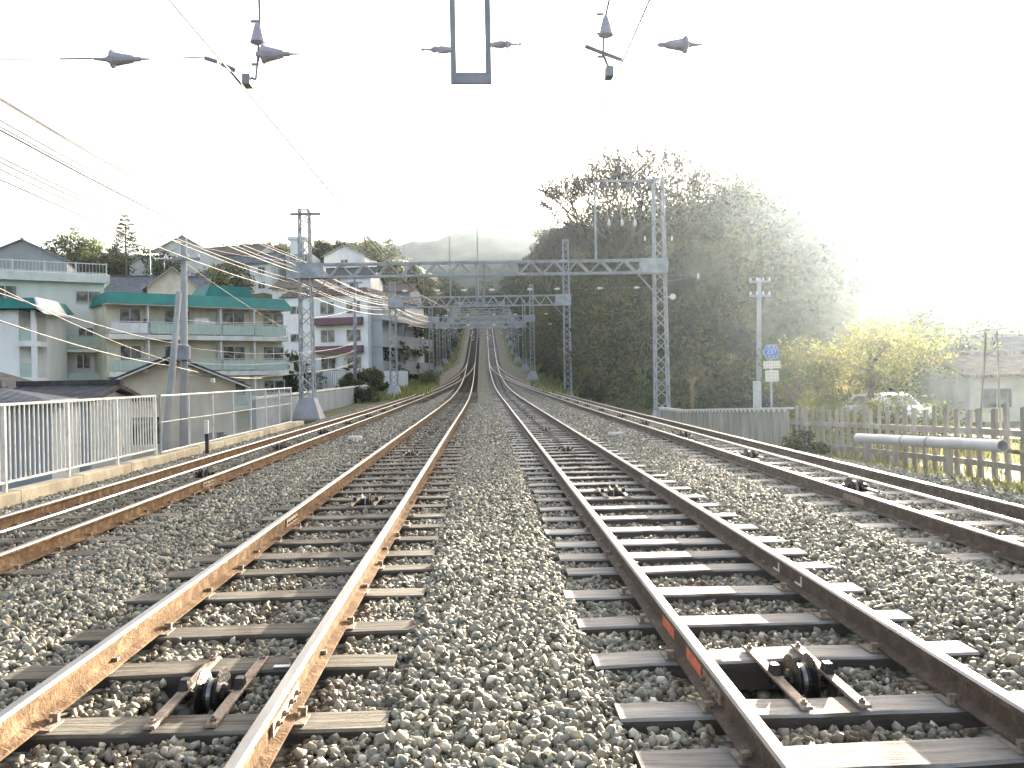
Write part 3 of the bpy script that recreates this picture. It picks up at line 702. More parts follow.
mb.build('outrigger',M['galv_d'],g1); insul(g1,(XR1+1.75,G1Y,zpx(697,276,G1Y)-.15),(0,0,1),INS,'porc',1.1)
mb=MB(); c=(XR1+.55,G1Y-.2,zpx(669,297,G1Y)); mb.lathe(c,(0,1,0),[(0,.06),(0,.13),(.12,.14),(.16,.08)],14); mb.bar((XR1+.2,G1Y,c[2]),(c[0],G1Y,c[2]),.04,.04); mb.build('trackside_lamp',M['porc'],g1)
for px,py in ((645,241),(672,241)): insul(g1,at(px,py,G1Y),(0,0,1),INS,'porc',.9)

spec=[(67,393,567,240,302,.75,.55),(94,431,532,285,318,.6,.5),(110,438,524,300,324,.6,.45),(124,444,517,322,324,.6,.45),(138,449,513,322,326,.6,.42),(152,453,510,322,326,.6,.42),(166,456,508,318,321,.55,.4),(188,460,504,312,312,.55,.4)]
GL=['second gantry from the camera, its right mast reaching well above the beam','third gantry from the camera, before the tracks merge','fourth gantry from the camera, where the tracks merge','fifth gantry from the camera, just beyond the merging tracks','sixth gantry from the camera, starting the steep climb','seventh gantry from the camera, on the steep climb','eighth gantry from the camera, far up the climb','ninth and farthest gantry at the top of the visible climb']
GINFO=[(G0Y,-8.4,8.2,6.9),(G1Y,XL1,XR1,zpx(480,275,G1Y))]
for (Yg,pl,pr,pt,pb,th,wm),lab in zip(spec,GL):
    xl=at(pl,330,Yg).x; xr=at(pr,330,Yg).x; zb=zpx(480,pb+4,Yg)
    zb=max(zb,float(zr(Yg))+5.2)
    ztr=zpx(pr,pt,Yg) if pt<pb-5 else zb+th+.5
    ztl=zb+th+1.2
    g_=gantry(Yg,xl,xr,ztl,ztr,zb,th,lab,1 if Yg<130 else 0,wm=wm)
    cc=float(cx(1,Yg)+cx(2,Yg))/2-.15
    drop(g_,cc,Yg,zb-1.1,zb+th,.4)
    spanwire(g_,Yg,xl,xr,zb-.7,[(cc-.9,-1),(cc+.9,1),(xl+1.5,1),(xr-1.5,-1),(cc-2.6,-1),(cc+2.6,1)],.012)
    if Yg<130: spanwire(g_,Yg,xl,xr,zb-1.5,[(cc-.9,-1),(cc+.9,1),(xl+1.2,1),(xr-1.2,-1)],.012)
    GINFO.append((Yg,xl,xr,zb))
# overhead wires
def sag(p,q,s,n=10):
    p=Vector(p); q=Vector(q); return [p+(q-p)*(i/n)-Vector((0,0,s*4*(i/n)*(1-i/n))) for i in range(n+1)]
def run(name,pts,r,m,lab,cat='wire',group=None,s=.25,n=8):
    mb=MB(); L=[]
    for a,b in zip(pts[:-1],pts[1:]): L += sag(a,b,s,n)[:-1]
    L.append(Vector(pts[-1])); mb.tube(L,r,5); return tag(mb.build(name,M[m]),lab,cat,group)
for off,i,lab in ((-3.06,1,'contact wire running over the left pair of tracks into the distance'),(1.76,2,'contact wire running over the right pair of tracks into the distance')):
    pts=[(off,-14,5.36)]+[(off*(1 if Yg<60 else .85),Yg,max(5.42,float(zr(Yg))+5.2)) if Yg<60 else (float(cx(i,Yg)),Yg,zb-.8) for Yg,xl,xr,zb in GINFO]
    run('contact_wire',pts,.016,'wire',lab,group='contact wires',s=.03)
FO=[(-.35,.55,'topmost'),(-.05,.38,'second highest'),(-.3,.12,'third highest'),(.1,-.1,'fourth highest'),(-.2,-.42,'fifth highest'),(.05,-.75,'sixth highest'),(-.5,.3,'outermost upper'),(-.45,-.25,'outermost lower')]
for q,(dx,dz,nm) in enumerate(FO):
    pts=[(-8.6+dx,-14,6.75+dz*1.6)]+[(xl+dx-.1,Yg,(6.35 if Yg<20 else zb+.25)+dz*(1.3 if Yg<50 else 1)) for Yg,xl,xr,zb in GINFO[:5]]
    run('feeder_wire',pts,.015 if q!=3 else .02,'wire_l',nm+' feeder wire along the left gantry masts above the fence','wire','feeder wires along the left masts',s=.35)
mb=MB()
# ------------------------------------------------------------------ utility poles
def upole(px, ptop, pbase, Yp, lab, arms, m='pole_conc', r0=.16, lean=0, zb=None):
    top=at(px+lean,ptop,Yp); b=at(px,pbase,Yp); zb=float(H(b.x,Yp)) if zb is None else zb
    root=empty('utility_pole',(b.x,Yp,zb),lab,'utility pole')
    mb=MB(); 
    d=(top-Vector((b.x,Yp,b.z))); foot=Vector((b.x,Yp,b.z))-d*((b.z-zb+.3)/max(.1,d.z))
    mb.tube([foot,top],[r0,r0*.62],12); mb.build('pole',M[m],root,smooth=True)
    for pa,w in arms:
        p=at(px+lean*(1 if not lean else .8),pa,Yp); mb=MB(); mb.box(p.x-w/2,p.x+w/2,Yp-.2,Yp-.12,p.z-.045,p.z+.045); o=mb.build('cross_arm',M['galv_d'],root)
        for s in (-.45,-.15,.15,.45): insul(root,(p.x+s*w,Yp-.16,p.z+.045),(0,0,1),[(0,.02),(.03,.045),(.08,.05),(.1,.03),(.13,.035),(.16,.01)])
    return root,top
u1,t1=upole(184,238,395,31,'straight concrete utility pole beside the gabled beige house',[(260,1.3)],r0=.17)
mb=MB(); p=at(184,352,30.8); mb.lathe((p.x,30.75,p.z-.3),(0,0,1),[(0,.2),(.02,.24),(.5,.24),(.55,.18),(.6,.05)],14); mb.build('equipment_drum',M['galv_d'],u1)
u2,t2=upole(170,292,395,29,'leaning concrete utility pole just left of the straight one',[],r0=.15,lean=9)
u3,t3=upole(355,278,385,66,'dark pole with a small cross arm before the white apartment block',[(283,1.2)],m='galv_d',r0=.17)
u4,t4=upole(759,278,403,40,'grey utility pole with two cross arms before the wooded hill',[(282,1.0),(296,1.0)],r0=.15)
mb=MB(); p=at(758,403,39.9); mb.tube([(p.x,40,float(H(p.x,40))),(p.x,40,zpx(758,381,40))],[.2,.19],14); mb.build('guard_sleeve',M['paint_w'],u4)
def wire2(pts2,Ys,r,lab,m='wire_l',s=.15,group='service wires by the left houses'):
    run('service_wire',[at(a,b,y) for (a,b),y in zip(pts2,Ys)],r,m,lab,'wire',group,s=s)
wire2([(-60,258),(172,362)],[13.5,29],.013,'thick pale service wire sloping down across the pale green building to the leaning pole')
wire2([(-60,300),(172,366),(262,378)],[13.5,29,40],.014,'lower thick service wire sloping down past the gabled house')
wire2([(-60,272),(184,345)],[14,31],.012,'thin service wire sloping down to the drum on the straight pole')
wire2([(-40,150),(184,243),(309,262)],[13,31,38],.014,'wire sloping from the upper left sky to the top of the straight pole')
wire2([(184,262),(307,340)],[31,37.9],.010,'wire from the straight pole to the middle of the T armed mast')
for i,(y0,y1) in enumerate(((347,352),(362,360),(375,372),(320,318))):
    wire2([(184,y0),(307,y1),(355,y1-10)],[31,38,66],.009,['upper','middle','lower','highest'][i]+' thin horizontal wire between the utility pole and the T armed mast')
# ------------------------------------------------------------------ left side: kerb, fences, walls
mb=MB(); ys=np.arange(-3,31.1,2.0)
for y in ys: mb.bbox(-7.28,-7.0,y+.01,y+1.99,float(zr(y))-.8,float(zr(y+1))-.20,.015)
k=mb.build('kerb',M['conc_y']); tag(k,kind='structure')
mb=MB(); mb.hexa([(-7.6,-10,-2.8),(-7.285,-10,-2.8),(-7.285,32,-2.8),(-7.6,32,-2.8)],[(-7.42,-10,float(zr(-10))-.4),(-7.285,-10,float(zr(-10))-.4),(-7.285,32,float(zr(32))-.4),(-7.42,32,float(zr(32))-.4)])
tag(mb.build('retaining_wall',M['conc']),'concrete retaining wall below the left railing','wall')
FXL=-7.14
def fbase(y): return float(zr(y))-.22
fe=empty('picket_railing',(FXL,12,fbase(12)),'white metal picket railing along the kerb on the left','fence')
Y0,Y1=3.2,18.6
mb=MB(); mb.bar((FXL,Y0,fbase(Y0)+1.33),(FXL,Y1,fbase(Y1)+1.31),.05,.04); mb.build('top_rail',M['paint_w'],fe)
mb=MB(); mb.bar((FXL,Y0,fbase(Y0)+.16),(FXL,Y1,fbase(Y1)+.16),.04,.035); mb.build('bottom_rail',M['paint_w'],fe)
y=Y0+.1
for y in np.arange(Y0,Y1+.1,(Y1-Y0)/8):
    mb=MB(); mb.box(FXL-.028,FXL+.028,y-.028,y+.028,fbase(y)-.03,fbase(y)+1.34); mb.build('post',M['paint_w'],fe)
mb=MB()
for y in np.arange(Y0+.12,Y1,.138): mb.box(FXL-.010,FXL+.010,y-.010,y+.010,fbase(y)+.15,fbase(y)+1.30)
mb.build('pickets',M['paint_w'],fe)
fc=empty('mesh_fence',(FXL,25,fbase(25)),'wire mesh fence with white posts beyond the picket railing','fence')
Y0,Y1=18.9,31.5
mb=MB(); mb.tube([(FXL,Y0,fbase(Y0)+1.30),(FXL,Y1,fbase(Y1)+1.3)],.024,6); mb.build('top_rail',M['paint_w'],fc)
mb=MB(); mb.tube([(FXL,Y0,fbase(Y0)+.72),(FXL,Y1,fbase(Y1)+.72)],.009,5); mb.build('middle_wire',M['paint_w'],fc)
mb=MB(); mb.tube([(FXL,Y0,fbase(Y0)+.06),(FXL,Y1,fbase(Y1)+.06)],.02,6); mb.build('bottom_rail',M['paint_w'],fc)
for i,y in enumerate(np.linspace(Y0,Y1,8)):
    mb=MB(); mb.tube([(FXL,y,fbase(y)-.03),(FXL,y,fbase(y)+1.33)],.026,8); mb.build('post',M['galv'] if i==0 else M['paint_w'],fc)
mb=MB(); hgt=1.23
for y in np.arange(Y0-hgt,Y1,.085):
    for s in (0,1):
        a=max(y,Y0); b=min(y+hgt,Y1)
        if b<=a: continue
        za=.06+(a-y if s==0 else hgt-(a-y)); zb_=.06+(b-y if s==0 else hgt-(b-y))
        mb.bar((FXL+.003*s,a,fbase(a)+za),(FXL+.003*s,b,fbase(b)+zb_),.0035,.0035)
mb.build('wire_mesh',M['galv'],fc)
mp_=empty('marker_post',(0,0,0),'white topped black marker post standing by the outer left rail','post')
q=at(207,440,19.3); mp_.location=(q.x,19.3,float(H(q.x,19.3))); z0=mp_.location.z
mb=MB(); mb.box(q.x-.035,q.x+.035,19.27,19.33,z0-.1,z0+.52); mb.build('shaft',M['black'],mp_)
mb=MB(); mb.bbox(q.x-.038,q.x+.038,19.265,19.335,z0+.522,z0+.82,.01); mb.build('white_head',M['paint_w'],mp_)
# grey wall beyond
mb=MB()
za=lambda y: np.interp(y,[36,64],[zpx(285,398,36),zpx(366,386,62)])
gw=empty('grey_wall',(-8.85,50,0),'long grey wall behind the T armed mast, rising above the outer left track','wall')
for y in np.arange(33,63.5,1.9): mb.bbox(-8.98,-8.82,y+.01,y+1.89,-2.6,float(za(y+1)),.02)
mb.build('panel',M['wallgrey'],gw)
mb=MB(); mb.bar((-8.9,33,float(za(34))+.06),(-8.9,63.9,float(za(63))+.06),.22,.09); mb.build('coping',M['slab'],gw)
wf=empty('vertical_bar_fence',(-9.6,66,0),'pale vertical bar fence above the grey wall before the white apartment block','fence')
for q in range(1):
    a=at(307,392,66); b=at(368,372,78); top=lambda f:(at(312,370,66).z*(1-f)+at(368,371,78).z*f)
    mb=MB(); n=34
    for i in range(n+1):
        f=i/n; p=a.lerp(b,f); mb.box(p.x-.02,p.x+.02,p.y-.02,p.y+.02,-2.5,top(f))
    mb.build('bars',M['wallgrey'],wf)
    mb=MB(); mb.bar((a.x,a.y,top(0)),(b.x,b.y,top(1)),.05,.06); mb.bar((a.x,a.y,top(0)-1.3),(b.x,b.y,top(1)-1.3),.04,.05); mb.build('rail',M['wallgrey'],wf)
mb=MB(); a=at(373,388,80); b=at(408,388,84); mb.hexa([(a.x,a.y,-2),(b.x,b.y,-2),(b.x,b.y+.3,-2),(a.x,a.y+.3,-2)],[(a.x,a.y,at(373,371,80).z),(b.x,b.y,at(408,371,84).z),(b.x,b.y+.3,at(408,371,84).z),(a.x,a.y+.3,at(373,371,80).z)])
tag(mb.build('white_wall',M['white_r']),'plain white wall right of the white apartment block','wall')
# ------------------------------------------------------------------ right side: wall, fence, pipe, signs
def FXR(y): return float(np.interp(y,[0,20,38],[7.35,7.4,7.75]))
def tr(y): return float(np.interp(y,[0,11.5,20,33,40],[1.18,1.08,.80,.30,.22]))
rw=empty('plank_wall',(7.5,28,float(low_right(28))),'low grey plank wall with a white corrugated cap along the right verge','wall')
mb=MB(); r=random.Random(4)
for y in np.arange(20.6,37,.25): mb.box(FXR(y)-.02,FXR(y)+.02,y+.004,y+.246,tr(y)-1.3,tr(y)-.08+r.uniform(-.015,.015))
mb.build('planks',M['wood_g'],rw)
mb=MB(); ys=np.arange(20.4,37.4,.5)
mb2=MB()
for y in ys: mb.bar((FXR(y),y,tr(y)-.03),(FXR(y+.5),y+.502,tr(y+.5)-.03),.17,.05)
for y in np.arange(20.5,37.3,.42): mb.hexa([(FXR(y)-.10,y,tr(y)-.13),(FXR(y)-.09,y,tr(y)-.13),(FXR(y)-.09,y+.1,tr(y)-.13),(FXR(y)-.10,y+.1,tr(y)-.13)],[(FXR(y)-.105,y-.05,tr(y)-.056),(FXR(y)-.09,y-.05,tr(y)-.056),(FXR(y)-.09,y+.2,tr(y)-.056),(FXR(y)-.105,y+.2,tr(y)-.056)])
mb.build('corrugated_cap',M['paint_w'],rw)
pf=empty('picket_fence',(7.4,14,float(low_right(14))),'weathered wooden picket fence behind the grey pipe on the right verge','fence')
r=random.Random(8)
for y in np.arange(4.2,20.3,.33):
    mb=MB(); l=r.uniform(-.06,.06); h=tr(y)+r.uniform(-.06,.05); w=.052+r.uniform(-.01,.012)
    mb.hexa([(FXR(y)-.018,y-w,h-1.35),(FXR(y)+.018,y-w,h-1.35),(FXR(y)+.018,y+w,h-1.35),(FXR(y)-.018,y+w,h-1.35)],[(FXR(y)-.018,y-w+l,h),(FXR(y)+.018,y-w+l,h),(FXR(y)+.018,y+w+l,h-.02),(FXR(y)-.018,y+w+l,h-.02)])
    mb.build('picket',M['wood_g'],pf)
for dz in (-.38,-.85):
    mb=MB()
    for y in np.arange(4,20.3,2.05): mb.bar((FXR(y)-.045,y,tr(y)+dz),(FXR(y+2)-.045,y+2.05,tr(y+2.05)+dz),.045,.09)
    mb.build('fence_rail',M['wood_g'],pf)
pi=empty('grey_pipe',(7.05,13.5,.1),'long pale grey pipe on short stakes in front of the picket fence','pipe')
a=at(1003,446,11.55); b=at(858,438,15.95)
d=(b-a).normalized(); L=(b-a).length; R=.088
mb=MB(); prof=[(0,R-.014),(0,R)]
mb.lathe(a,d,[(.6,R-.014),(.0,R-.014),(.0,R),(L,R),(L,R-.014),(L-.6,R-.014)],24,False); 
o=mb.build('tube',M['pvc'],pi,smooth=False)
bm_=MB(); bm_.lathe(a+d*.3,d,[(0,R-.016),(.02,R-.016)],20); bm_.build('bore_shade',M['black'],pi)  # black disc standing in for the shade inside the open pipe end
for f in (.22,.42,.60,.78):
    mb=MB(); mb.lathe(a+d*(L*f),d,[(0,R+.001),(0,R+.007),(.05,R+.007),(.05,R+.001)],24); mb.build('joint_ring',M['galv_d'] if f in (.42,.6) else M['pvc'],pi)
for f in (.3,.68,.92):
    p=a+d*(L*f); mb=MB(); mb.bbox(p.x-.035,p.x+.035,p.y-.035,p.y+.035,float(H(p.x,p.y))-.15,p.z-R+.012,.005); mb.build('stake',M['wood_g'],pi)
mb=MB(); p=a; mb.tube([(p.x+.02,p.y-.1,p.z-.06),(p.x+.35,p.y-1.5,p.z-.12)],.03,8); mb.build('rusty_rod' ,M['bar'],pi)
ps=empty('stake_frame',(7.3,12.4,0),'thin leaning stake frame with a crossbar by the picket fence at the right edge','frame')
A=lambda x,y,Yd=12.3: at(x,y,Yd)
for a_,b_ in (((977,480),(986,333)),((1001,440),(997,331))):
    mb=MB(); mb.tube([A(*a_),A(*b_)],.014,6); mb.build('stake',M['wood_g'],ps)
mb=MB(); mb.bar(A(978,331),A(1016,327),.03,.03); mb.build('crossbar',M['paint_w'],ps)
# route sign
sg=at(771,352,24); gz=float(H(sg.x,24))
rs=empty('route_sign',(sg.x,24,gz),'blue hexagonal route sign 237 over two cream plates on a grey post','road sign')
mb=MB(); mb.tube([(sg.x,24.03,gz-.1),(sg.x,24.03,sg.z+.1)],.032,10); mb.build('post',M['galv'],rs)
def hexp(r): return [(r*math.cos(PI/3*i),r*.97*math.sin(PI/3*i)) for i in range(6)]
Tm=lambda y: Matrix.Translation((sg.x,y,sg.z))
mb=MB(); mb.prism(hexp(.245),.012,Tm(23.975)); hx_=mb.build('sign_face',M['paint_w'],rs)
mb=MB(); mb.prism(hexp(.225),.006,Tm(23.968)); mb.build('blue_field',M['sign_blue'],hx_)
def text(s, size, loc, m, parent, name='lettering'):
    c=bpy.data.curves.new('t','FONT'); c.body=s; c.size=size; c.align_x='CENTER'; c.align_y='CENTER'; c.extrude=.002
    o=bpy.data.objects.new('t',c); C.objects.link(o); bpy.context.view_layer.update()
    me=bpy.data.meshes.new_from_object(o.evaluated_get(bpy.context.evaluated_depsgraph_get())); bpy.data.objects.remove(o)
    me.materials.clear(); me.materials.append(m); me.transform(Matrix.Translation(Vector(loc)-wloc(parent))@Matrix.Rotation(PI/2,4,'X'))
    q=bpy.data.objects.new(name,me); C.objects.link(q); q.parent=parent; return q
text('県 道',.09,(sg.x,23.965,sg.z+.13),M['paint_w'],rs); text('237',.20,(sg.x,23.965,sg.z),M['paint_w'],rs); text('奈 良',.085,(sg.x,23.965,sg.z-.135),M['paint_w'],rs)
for (y0,y1,w,rows) in ((361,368.5,.49,2),(370.2,381.5,.38,3)):
    z1=at(771,y0,24).z; z0=at(771,y1,24).z; xx=sg.x+.01
    mb=MB(); mb.bbox(xx-w/2,xx+w/2,23.97,23.985,z0,z1,.002); pl=mb.build('plate',M['sign_white'],rs)
    mb=MB(); r=random.Random(rows)
    for k in range(rows):
        zc=z1-(z1-z0)*(k+.75)/(rows+.5); x_=xx-w/2+.05; hh=(z1-z0)/(rows+.5)*.33
        while x_<xx+w/2-.07:
            ww=hh*1.9
            for q in range(3): mb.box(x_,x_+ww*r.uniform(.6,1),23.966,23.9695,zc-hh+q*hh*.8,zc-hh+q*hh*.8+hh*.25)
            mb.box(x_+ww*.4,x_+ww*.55,23.966,23.9695,zc-hh+hh*.26,zc-hh+hh*.79); x_+=ww*1.35
    mb.build('lettering',M['sign_ink'],pl)
# parked car behind the fence
def car(x,y,rz,lab):
    root=empty('parked_car',(0,0,0),lab,'car')
    T=Matrix.Identity(4)
    side=[(-1.95,.35),(-1.98,.62),(-1.85,.80),(-1.05,.92),(-.55,1.38),(.55,1.45),(1.35,1.38),(1.85,.95),(1.95,.75),(1.97,.35)]
    def loft(poly,y0,y1,name,m,inset=.0,ztop=None):
        n=len(poly); rows=[]
        for yy,ins in ((y0,.06),(y0+.1,0),(y1-.1,0),(y1,.06)):
            rows.append([(xx*(1-ins*.3), yy + (0 if zz<.95 else (.16 if yy<0 else -.16)), zz-(ins*.2 if zz>.5 else 0)) for xx,zz in poly])
        vs=[v for r_ in rows for v in r_]; fs=[tuple(range(n))[::-1],tuple(range(3*n,4*n))]
        for i in range(3):
            for j in range(n): j2=(j+1)%n; fs.append((i*n+j,i*n+j2,(i+1)*n+j2,(i+1)*n+j))
        mb=MB(); mb.add(vs,fs); return mb.build(name,m,root)
    loft(side,-.82,.82,'body',M['car'])
    for s in (-1,1):
        mb=MB(); q=[(-.95,.93),(-.52,1.31),(.1,1.37),(.1,.93)]; 
        for q in ([(-.92,.95),(-.5,1.30),(.12,1.36),(.12,.95)],[(.2,.95),(.2,1.36),(1.2,1.31),(1.5,.95)]):
            vs=[(a,s*(.825-(.17*min(1,(b-.93)/.25))),b) for a,b in q]; vs2=[(a,v-s*.02,b) for a,v,b in vs]; mb.add(vs+vs2,[(0,1,2,3),(7,6,5,4)]+[(i,(i+1)%4,4+(i+1)%4,4+i) for i in range(4)])
        mb.build('side_window',M['glass'],root)
    mb=MB(); mb.hexa([(-1.04,-.62,.94),(-1.04,.62,.94),(-1.0,.62,.93),(-1.0,-.62,.93)],[(-.60,-.56,1.36),(-.60,.56,1.36),(-.56,.56,1.35),(-.56,-.56,1.35)]); mb.build('windscreen',M['glass'],root)
    mb=MB(); mb.hexa([(1.86,-.6,.96),(1.86,.6,.96),(1.82,.6,.94),(1.82,-.6,.94)],[(1.40,-.55,1.35),(1.40,.55,1.35),(1.36,.55,1.34),(1.36,-.55,1.34)]); mb.build('rear_window',M['glass'],root)
    for xx in (-1.25,1.25):
        for s in (-1,1):
            mb=MB(); mb.lathe((xx,s*.70,.30),(0,s,0),[(0,.2),(0,.29),(.02,.30),(.15,.30),(.17,.28),(.17,.19)],20); w=mb.build('wheel',M['tyre'],root)
            mb=MB(); mb.lathe((xx,s*.80,.30),(0,s,0),[(0,.18),(.055,.185),(.065,.05)],16); mb.build('rim',M['galv'],w)
    for xx,m_,nm in ((-1.955,'porc','headlight'),(1.95,'red','tail_light')):
        for s in (-1,1): mb=MB(); mb.box(min(xx,xx*.97),max(xx,xx*.97),s*.6-.12,s*.6+.12,.62,.76); mb.build(nm,M[m_],root)
    root.location=(x,y,float(low_right(y))+.10); root.rotation_euler=(0,0,rz); return root
q=at(888,405,36); car(q.x,36,PI/2+.3,'white parked car half hidden behind the yellow leaved tree and picket fence')
# ------------------------------------------------------------------ buildings
class Fr:
    """a facade frame: u runs along the front, v goes back into the building, z is height"""
    def __init__(s, A, B):
        s.A=Vector((A[0],A[1],0)); d=Vector((B[0]-A[0],B[1]-A[1],0)); s.L=d.length; u=d.normalized(); v=Vector((-u.y,u.x,0))
        s.T=Matrix(((u.x,v.x,0,A[0]),(u.y,v.y,0,A[1]),(0,0,1,0),(0,0,0,1)))
    def mb(s): return MB(s.T)
def window(fr, root, u, z, w, h, v=0, mull=1, m='alu', open_=False, side=0, lab=None):
    """frame with its panes; side: 0 front wall"""
    mb=fr.mb(); t=.05
    a,b=u-w/2,u+w/2
    mb.box(a-t,b+t,v-.07,v+.02,z+h,z+h+t); mb.box(a-t,b+t,v-.09,v+.02,z-t,z)
    mb.box(a-t,a,v-.07,v+.02,z,z+h); mb.box(b,b+t,v-.07,v+.02,z,z+h)
    for k in range(mull): x=a+(b-a)*(k+1)/(mull+1); mb.box(x-.025,x+.025,v-.065,v+.02,z,z+h)
    f=mb.build('window',M[m],root,label=lab); mb=fr.mb(); mb.box(a,b,v-.03,v-.004,z,z+h); mb.build('pane',M['glass'],f); return f
def sidewall_T(fr):  # frame of the right-hand side wall
    p=fr.T@Vector((fr.L,0,0)); q=fr.T@Vector((fr.L,10,0)); return Fr((p.x,p.y),(q.x,q.y))
# --- long cream block with the teal roof
A=(-25.2,57.6); B=(-15.3,64.9); f2=Fr(A,B); L=f2.L
b2=empty('apartment_building',(A[0],A[1],-2.5),'long cream apartment block with teal mansard roof and pale green balconies','building')
mb=f2.mb(); mb.box(0,L,0,8,-2.6,7.35); mb.build('wall',M['cream'],b2)
mb=f2.mb(); e=.9
mb.hexa([(-.3,-1.15,7.15),(L+.45,-1.15,7.15),(L+.45,8.4,7.15),(-.3,8.4,7.15)],[(.05,-.35,7.98),(L+.1,-.35,7.98),(L+.1,8.0,7.98),(.05,8.0,7.98)])
rf=mb.build('roof',M['green_roof'],b2)
mb=f2.mb(); mb.box(-.25,L+.4,-1.1,-.06,7.08,7.145); mb.build('soffit',M['slab'],rf)
mb=f2.mb(); mb.hexa([(L*.56,1,7.99),(L*.86,1,7.99),(L*.86,5,7.99),(L*.56,5,7.99)],[(L*.60,1.3,8.95),(L*.84,1.3,8.95),(L*.84,4.5,8.95),(L*.60,4.5,8.95)]); mb.build('roof_lantern',M['green_roof'],rf)
for fl,z in enumerate((.1,2.6,5.1)):
    mb=f2.mb(); mb.bbox(-.1,L+.05,-1.05,-.005,z-.32,z,.02); sb=mb.build('balcony_slab',M['slab'],b2)
    for c in range(5):
        u0=L*c/5+.08; u1=L*(c+1)/5-.08
        mb=f2.mb(); mb.box(u0,u1,-1.0,-.97,z+.08,z+.78); p_=mb.build('balcony_panel',M['balc'] if not (fl==2 and c==0) else M['cloth'],b2)
    mb=f2.mb(); mb.box(0,L,-1.03,-.96,z+.84,z+.89)
    for k in range(21): u=L*k/20; mb.box(u-.02,u+.02,-1.01,-.975,z,z+.84)
    mb.build('balcony_rail',M['alu'],b2)
    for u in ((3.2,9.9) if fl==2 else (6.4,12.6) if fl==1 else (2.9,)):
        mb=f2.mb(); mb.bbox(u-.38,u+.38,-.5,-.2,z+.004,z+.56,.02); ac=mb.build('air_conditioner',M['slab'],b2); mb=f2.mb(); mb.lathe((u-.1,-.51,z+.29),(0,-1,0),[(0,.2),(.01,.2),(.012,.16)],14); mb.build('fan_grille',M['galv_d'],ac)
    for j,(u,w) in enumerate(((1.5,1.3),(4.6,1.7),(8.6,1.55),(11.6,1.55))): window(f2,b2,u,z+.62,w,1.15)
for c in (1,2,3,4):
    mb=f2.mb(); mb.box(L*c/5-.05,L*c/5+.05,-.9,-.004,-2.3,7.07); mb.build('balcony_divider',M['slab'],b2)
mb=f2.mb(); mb.tube([(7.2,-.12,-2),(7.2,-.12,7.1)],.05,6); mb.build('downpipe',M['alu'],b2)
s2=sidewall_T(f2); mb=s2.mb(); mb.hexa([(1.2,-.75,6.0),(2.9,-.75,6.0),(2.9,-.01,6.0),(1.2,-.01,6.0)],[(1.2,-.2,6.65),(2.9,-.2,6.65),(2.9,-.01,6.65),(1.2,-.01,6.65)]); mb.build('side_canopy',M['green_roof'],b2)
window(s2,b2,2.0,4.6,1.0,1.1)
# washing on the balconies
for n_,(u,z,w,h,m) in enumerate(((1.1,6.15,.5,.75,'cloth_d'),(2.2,6.2,.45,.6,'cloth_d'),(4.2,6.0,.6,.7,'cloth_d'),(5.6,6.35,1.0,.55,'cloth'),(6.6,6.1,.45,.95,'cloth'),(4.9,3.4,.9,.75,'cloth_d'))):
    mb=f2.mb(); k=8; vs=[]
    for i in range(k+1):
        for zz in (z,z-h): vs.append((u+w*i/k,-.62+.03*math.sin(i*1.9+n_)*(1 if zz<z else .3),zz))
    vs2=[(a,b+.012,c) for a,b,c in vs]; n0=len(vs)
    fs=[(2*i,2*i+1,2*i+3,2*i+2) for i in range(k)]+[(n0+2*i+2,n0+2*i+3,n0+2*i+1,n0+2*i) for i in range(k)]+[(0,2*k,n0+2*k,n0)] if False else [(2*i,2*i+1,2*i+3,2*i+2) for i in range(k)]+[(n0+2*i+2,n0+2*i+3,n0+2*i+1,n0+2*i) for i in range(k)]
    mb.add(vs+vs2,fs)
    tag(mb.build('hanging_cloth',M[m]),['dark narrow cloth hanging at the left end of the top balcony','small dark cloth hanging second from the left on the top balcony','wide dark cloth on the second bay of the top balcony','broad pale sheet hanging in the second bay of the top balcony','tall pale towel hanging beside the poles on the top balcony','dark cloth hanging on the middle balcony behind the leaning pole'][n_],'cloth','washing on the balconies')
# --- pale green building at the left edge
f1=Fr((-38.3,54.2),(-26.7,60.8)); L=f1.L
b1=empty('apartment_building',(-34,60,-2.5),'pale green apartment building with railed roof terrace at the left edge','building')
zR=zpx(60,283,60); zT=zpx(60,275,60)
mb=f1.mb(); mb.box(0,L,0,9,-2.6,zR); mb.build('wall',M['mint'],b1)
mb=f1.mb(); mb.bbox(-.2,L+.35,-.5,9.3,zR,zT+.05,.04); rs1=mb.build('roof_slab',M['slab'],b1)
mb=f1.mb(); zt=zT+.05
mb.box(L*.3,L+.2,-.35,-.29,zt+.68,zt+.75); mb.box(L*.3,L+.2,-.34,-.30,zt+.06,zt+.10)
for k in range(45): u=L*.3+(L*.7+.15)*k/44; mb.box(u-.012,u+.012,-.33,-.31,zt,zt+.7)
for k in range(6): u=L*.3+(L*.7+.15)*k/5; mb.box(u-.04,u+.04,-.36,-.28,zt,zt+.8)
mb.build('roof_railing',M['paint_w'],b1)
mb=f1.mb(); mb.bbox(L*.18,L*.37,.5,3,zt,zt+.95,.03); mb.bbox(L*.34,L*.5,.2,1.8,zt,zt+.55,.1); mb.build('roof_hut',M['white_r'],b1)
for u,z,w,h in ((L-1.0,zpx(88,302,60),1.5,.75),(L-6.0,zpx(40,302,60),1.3,.9),(L-9,zpx(10,302,60),1.3,.9),(L-1.2,zpx(88,341,60),.9,.9),(L-3.4,zpx(70,336,60),.6,.7),(L-1.4,zpx(85,368,60),.8,1.0),(L-3.6,zpx(65,372,60),1.2,1.3)):
    window(f1,b1,u,z,w,h,mull=1)
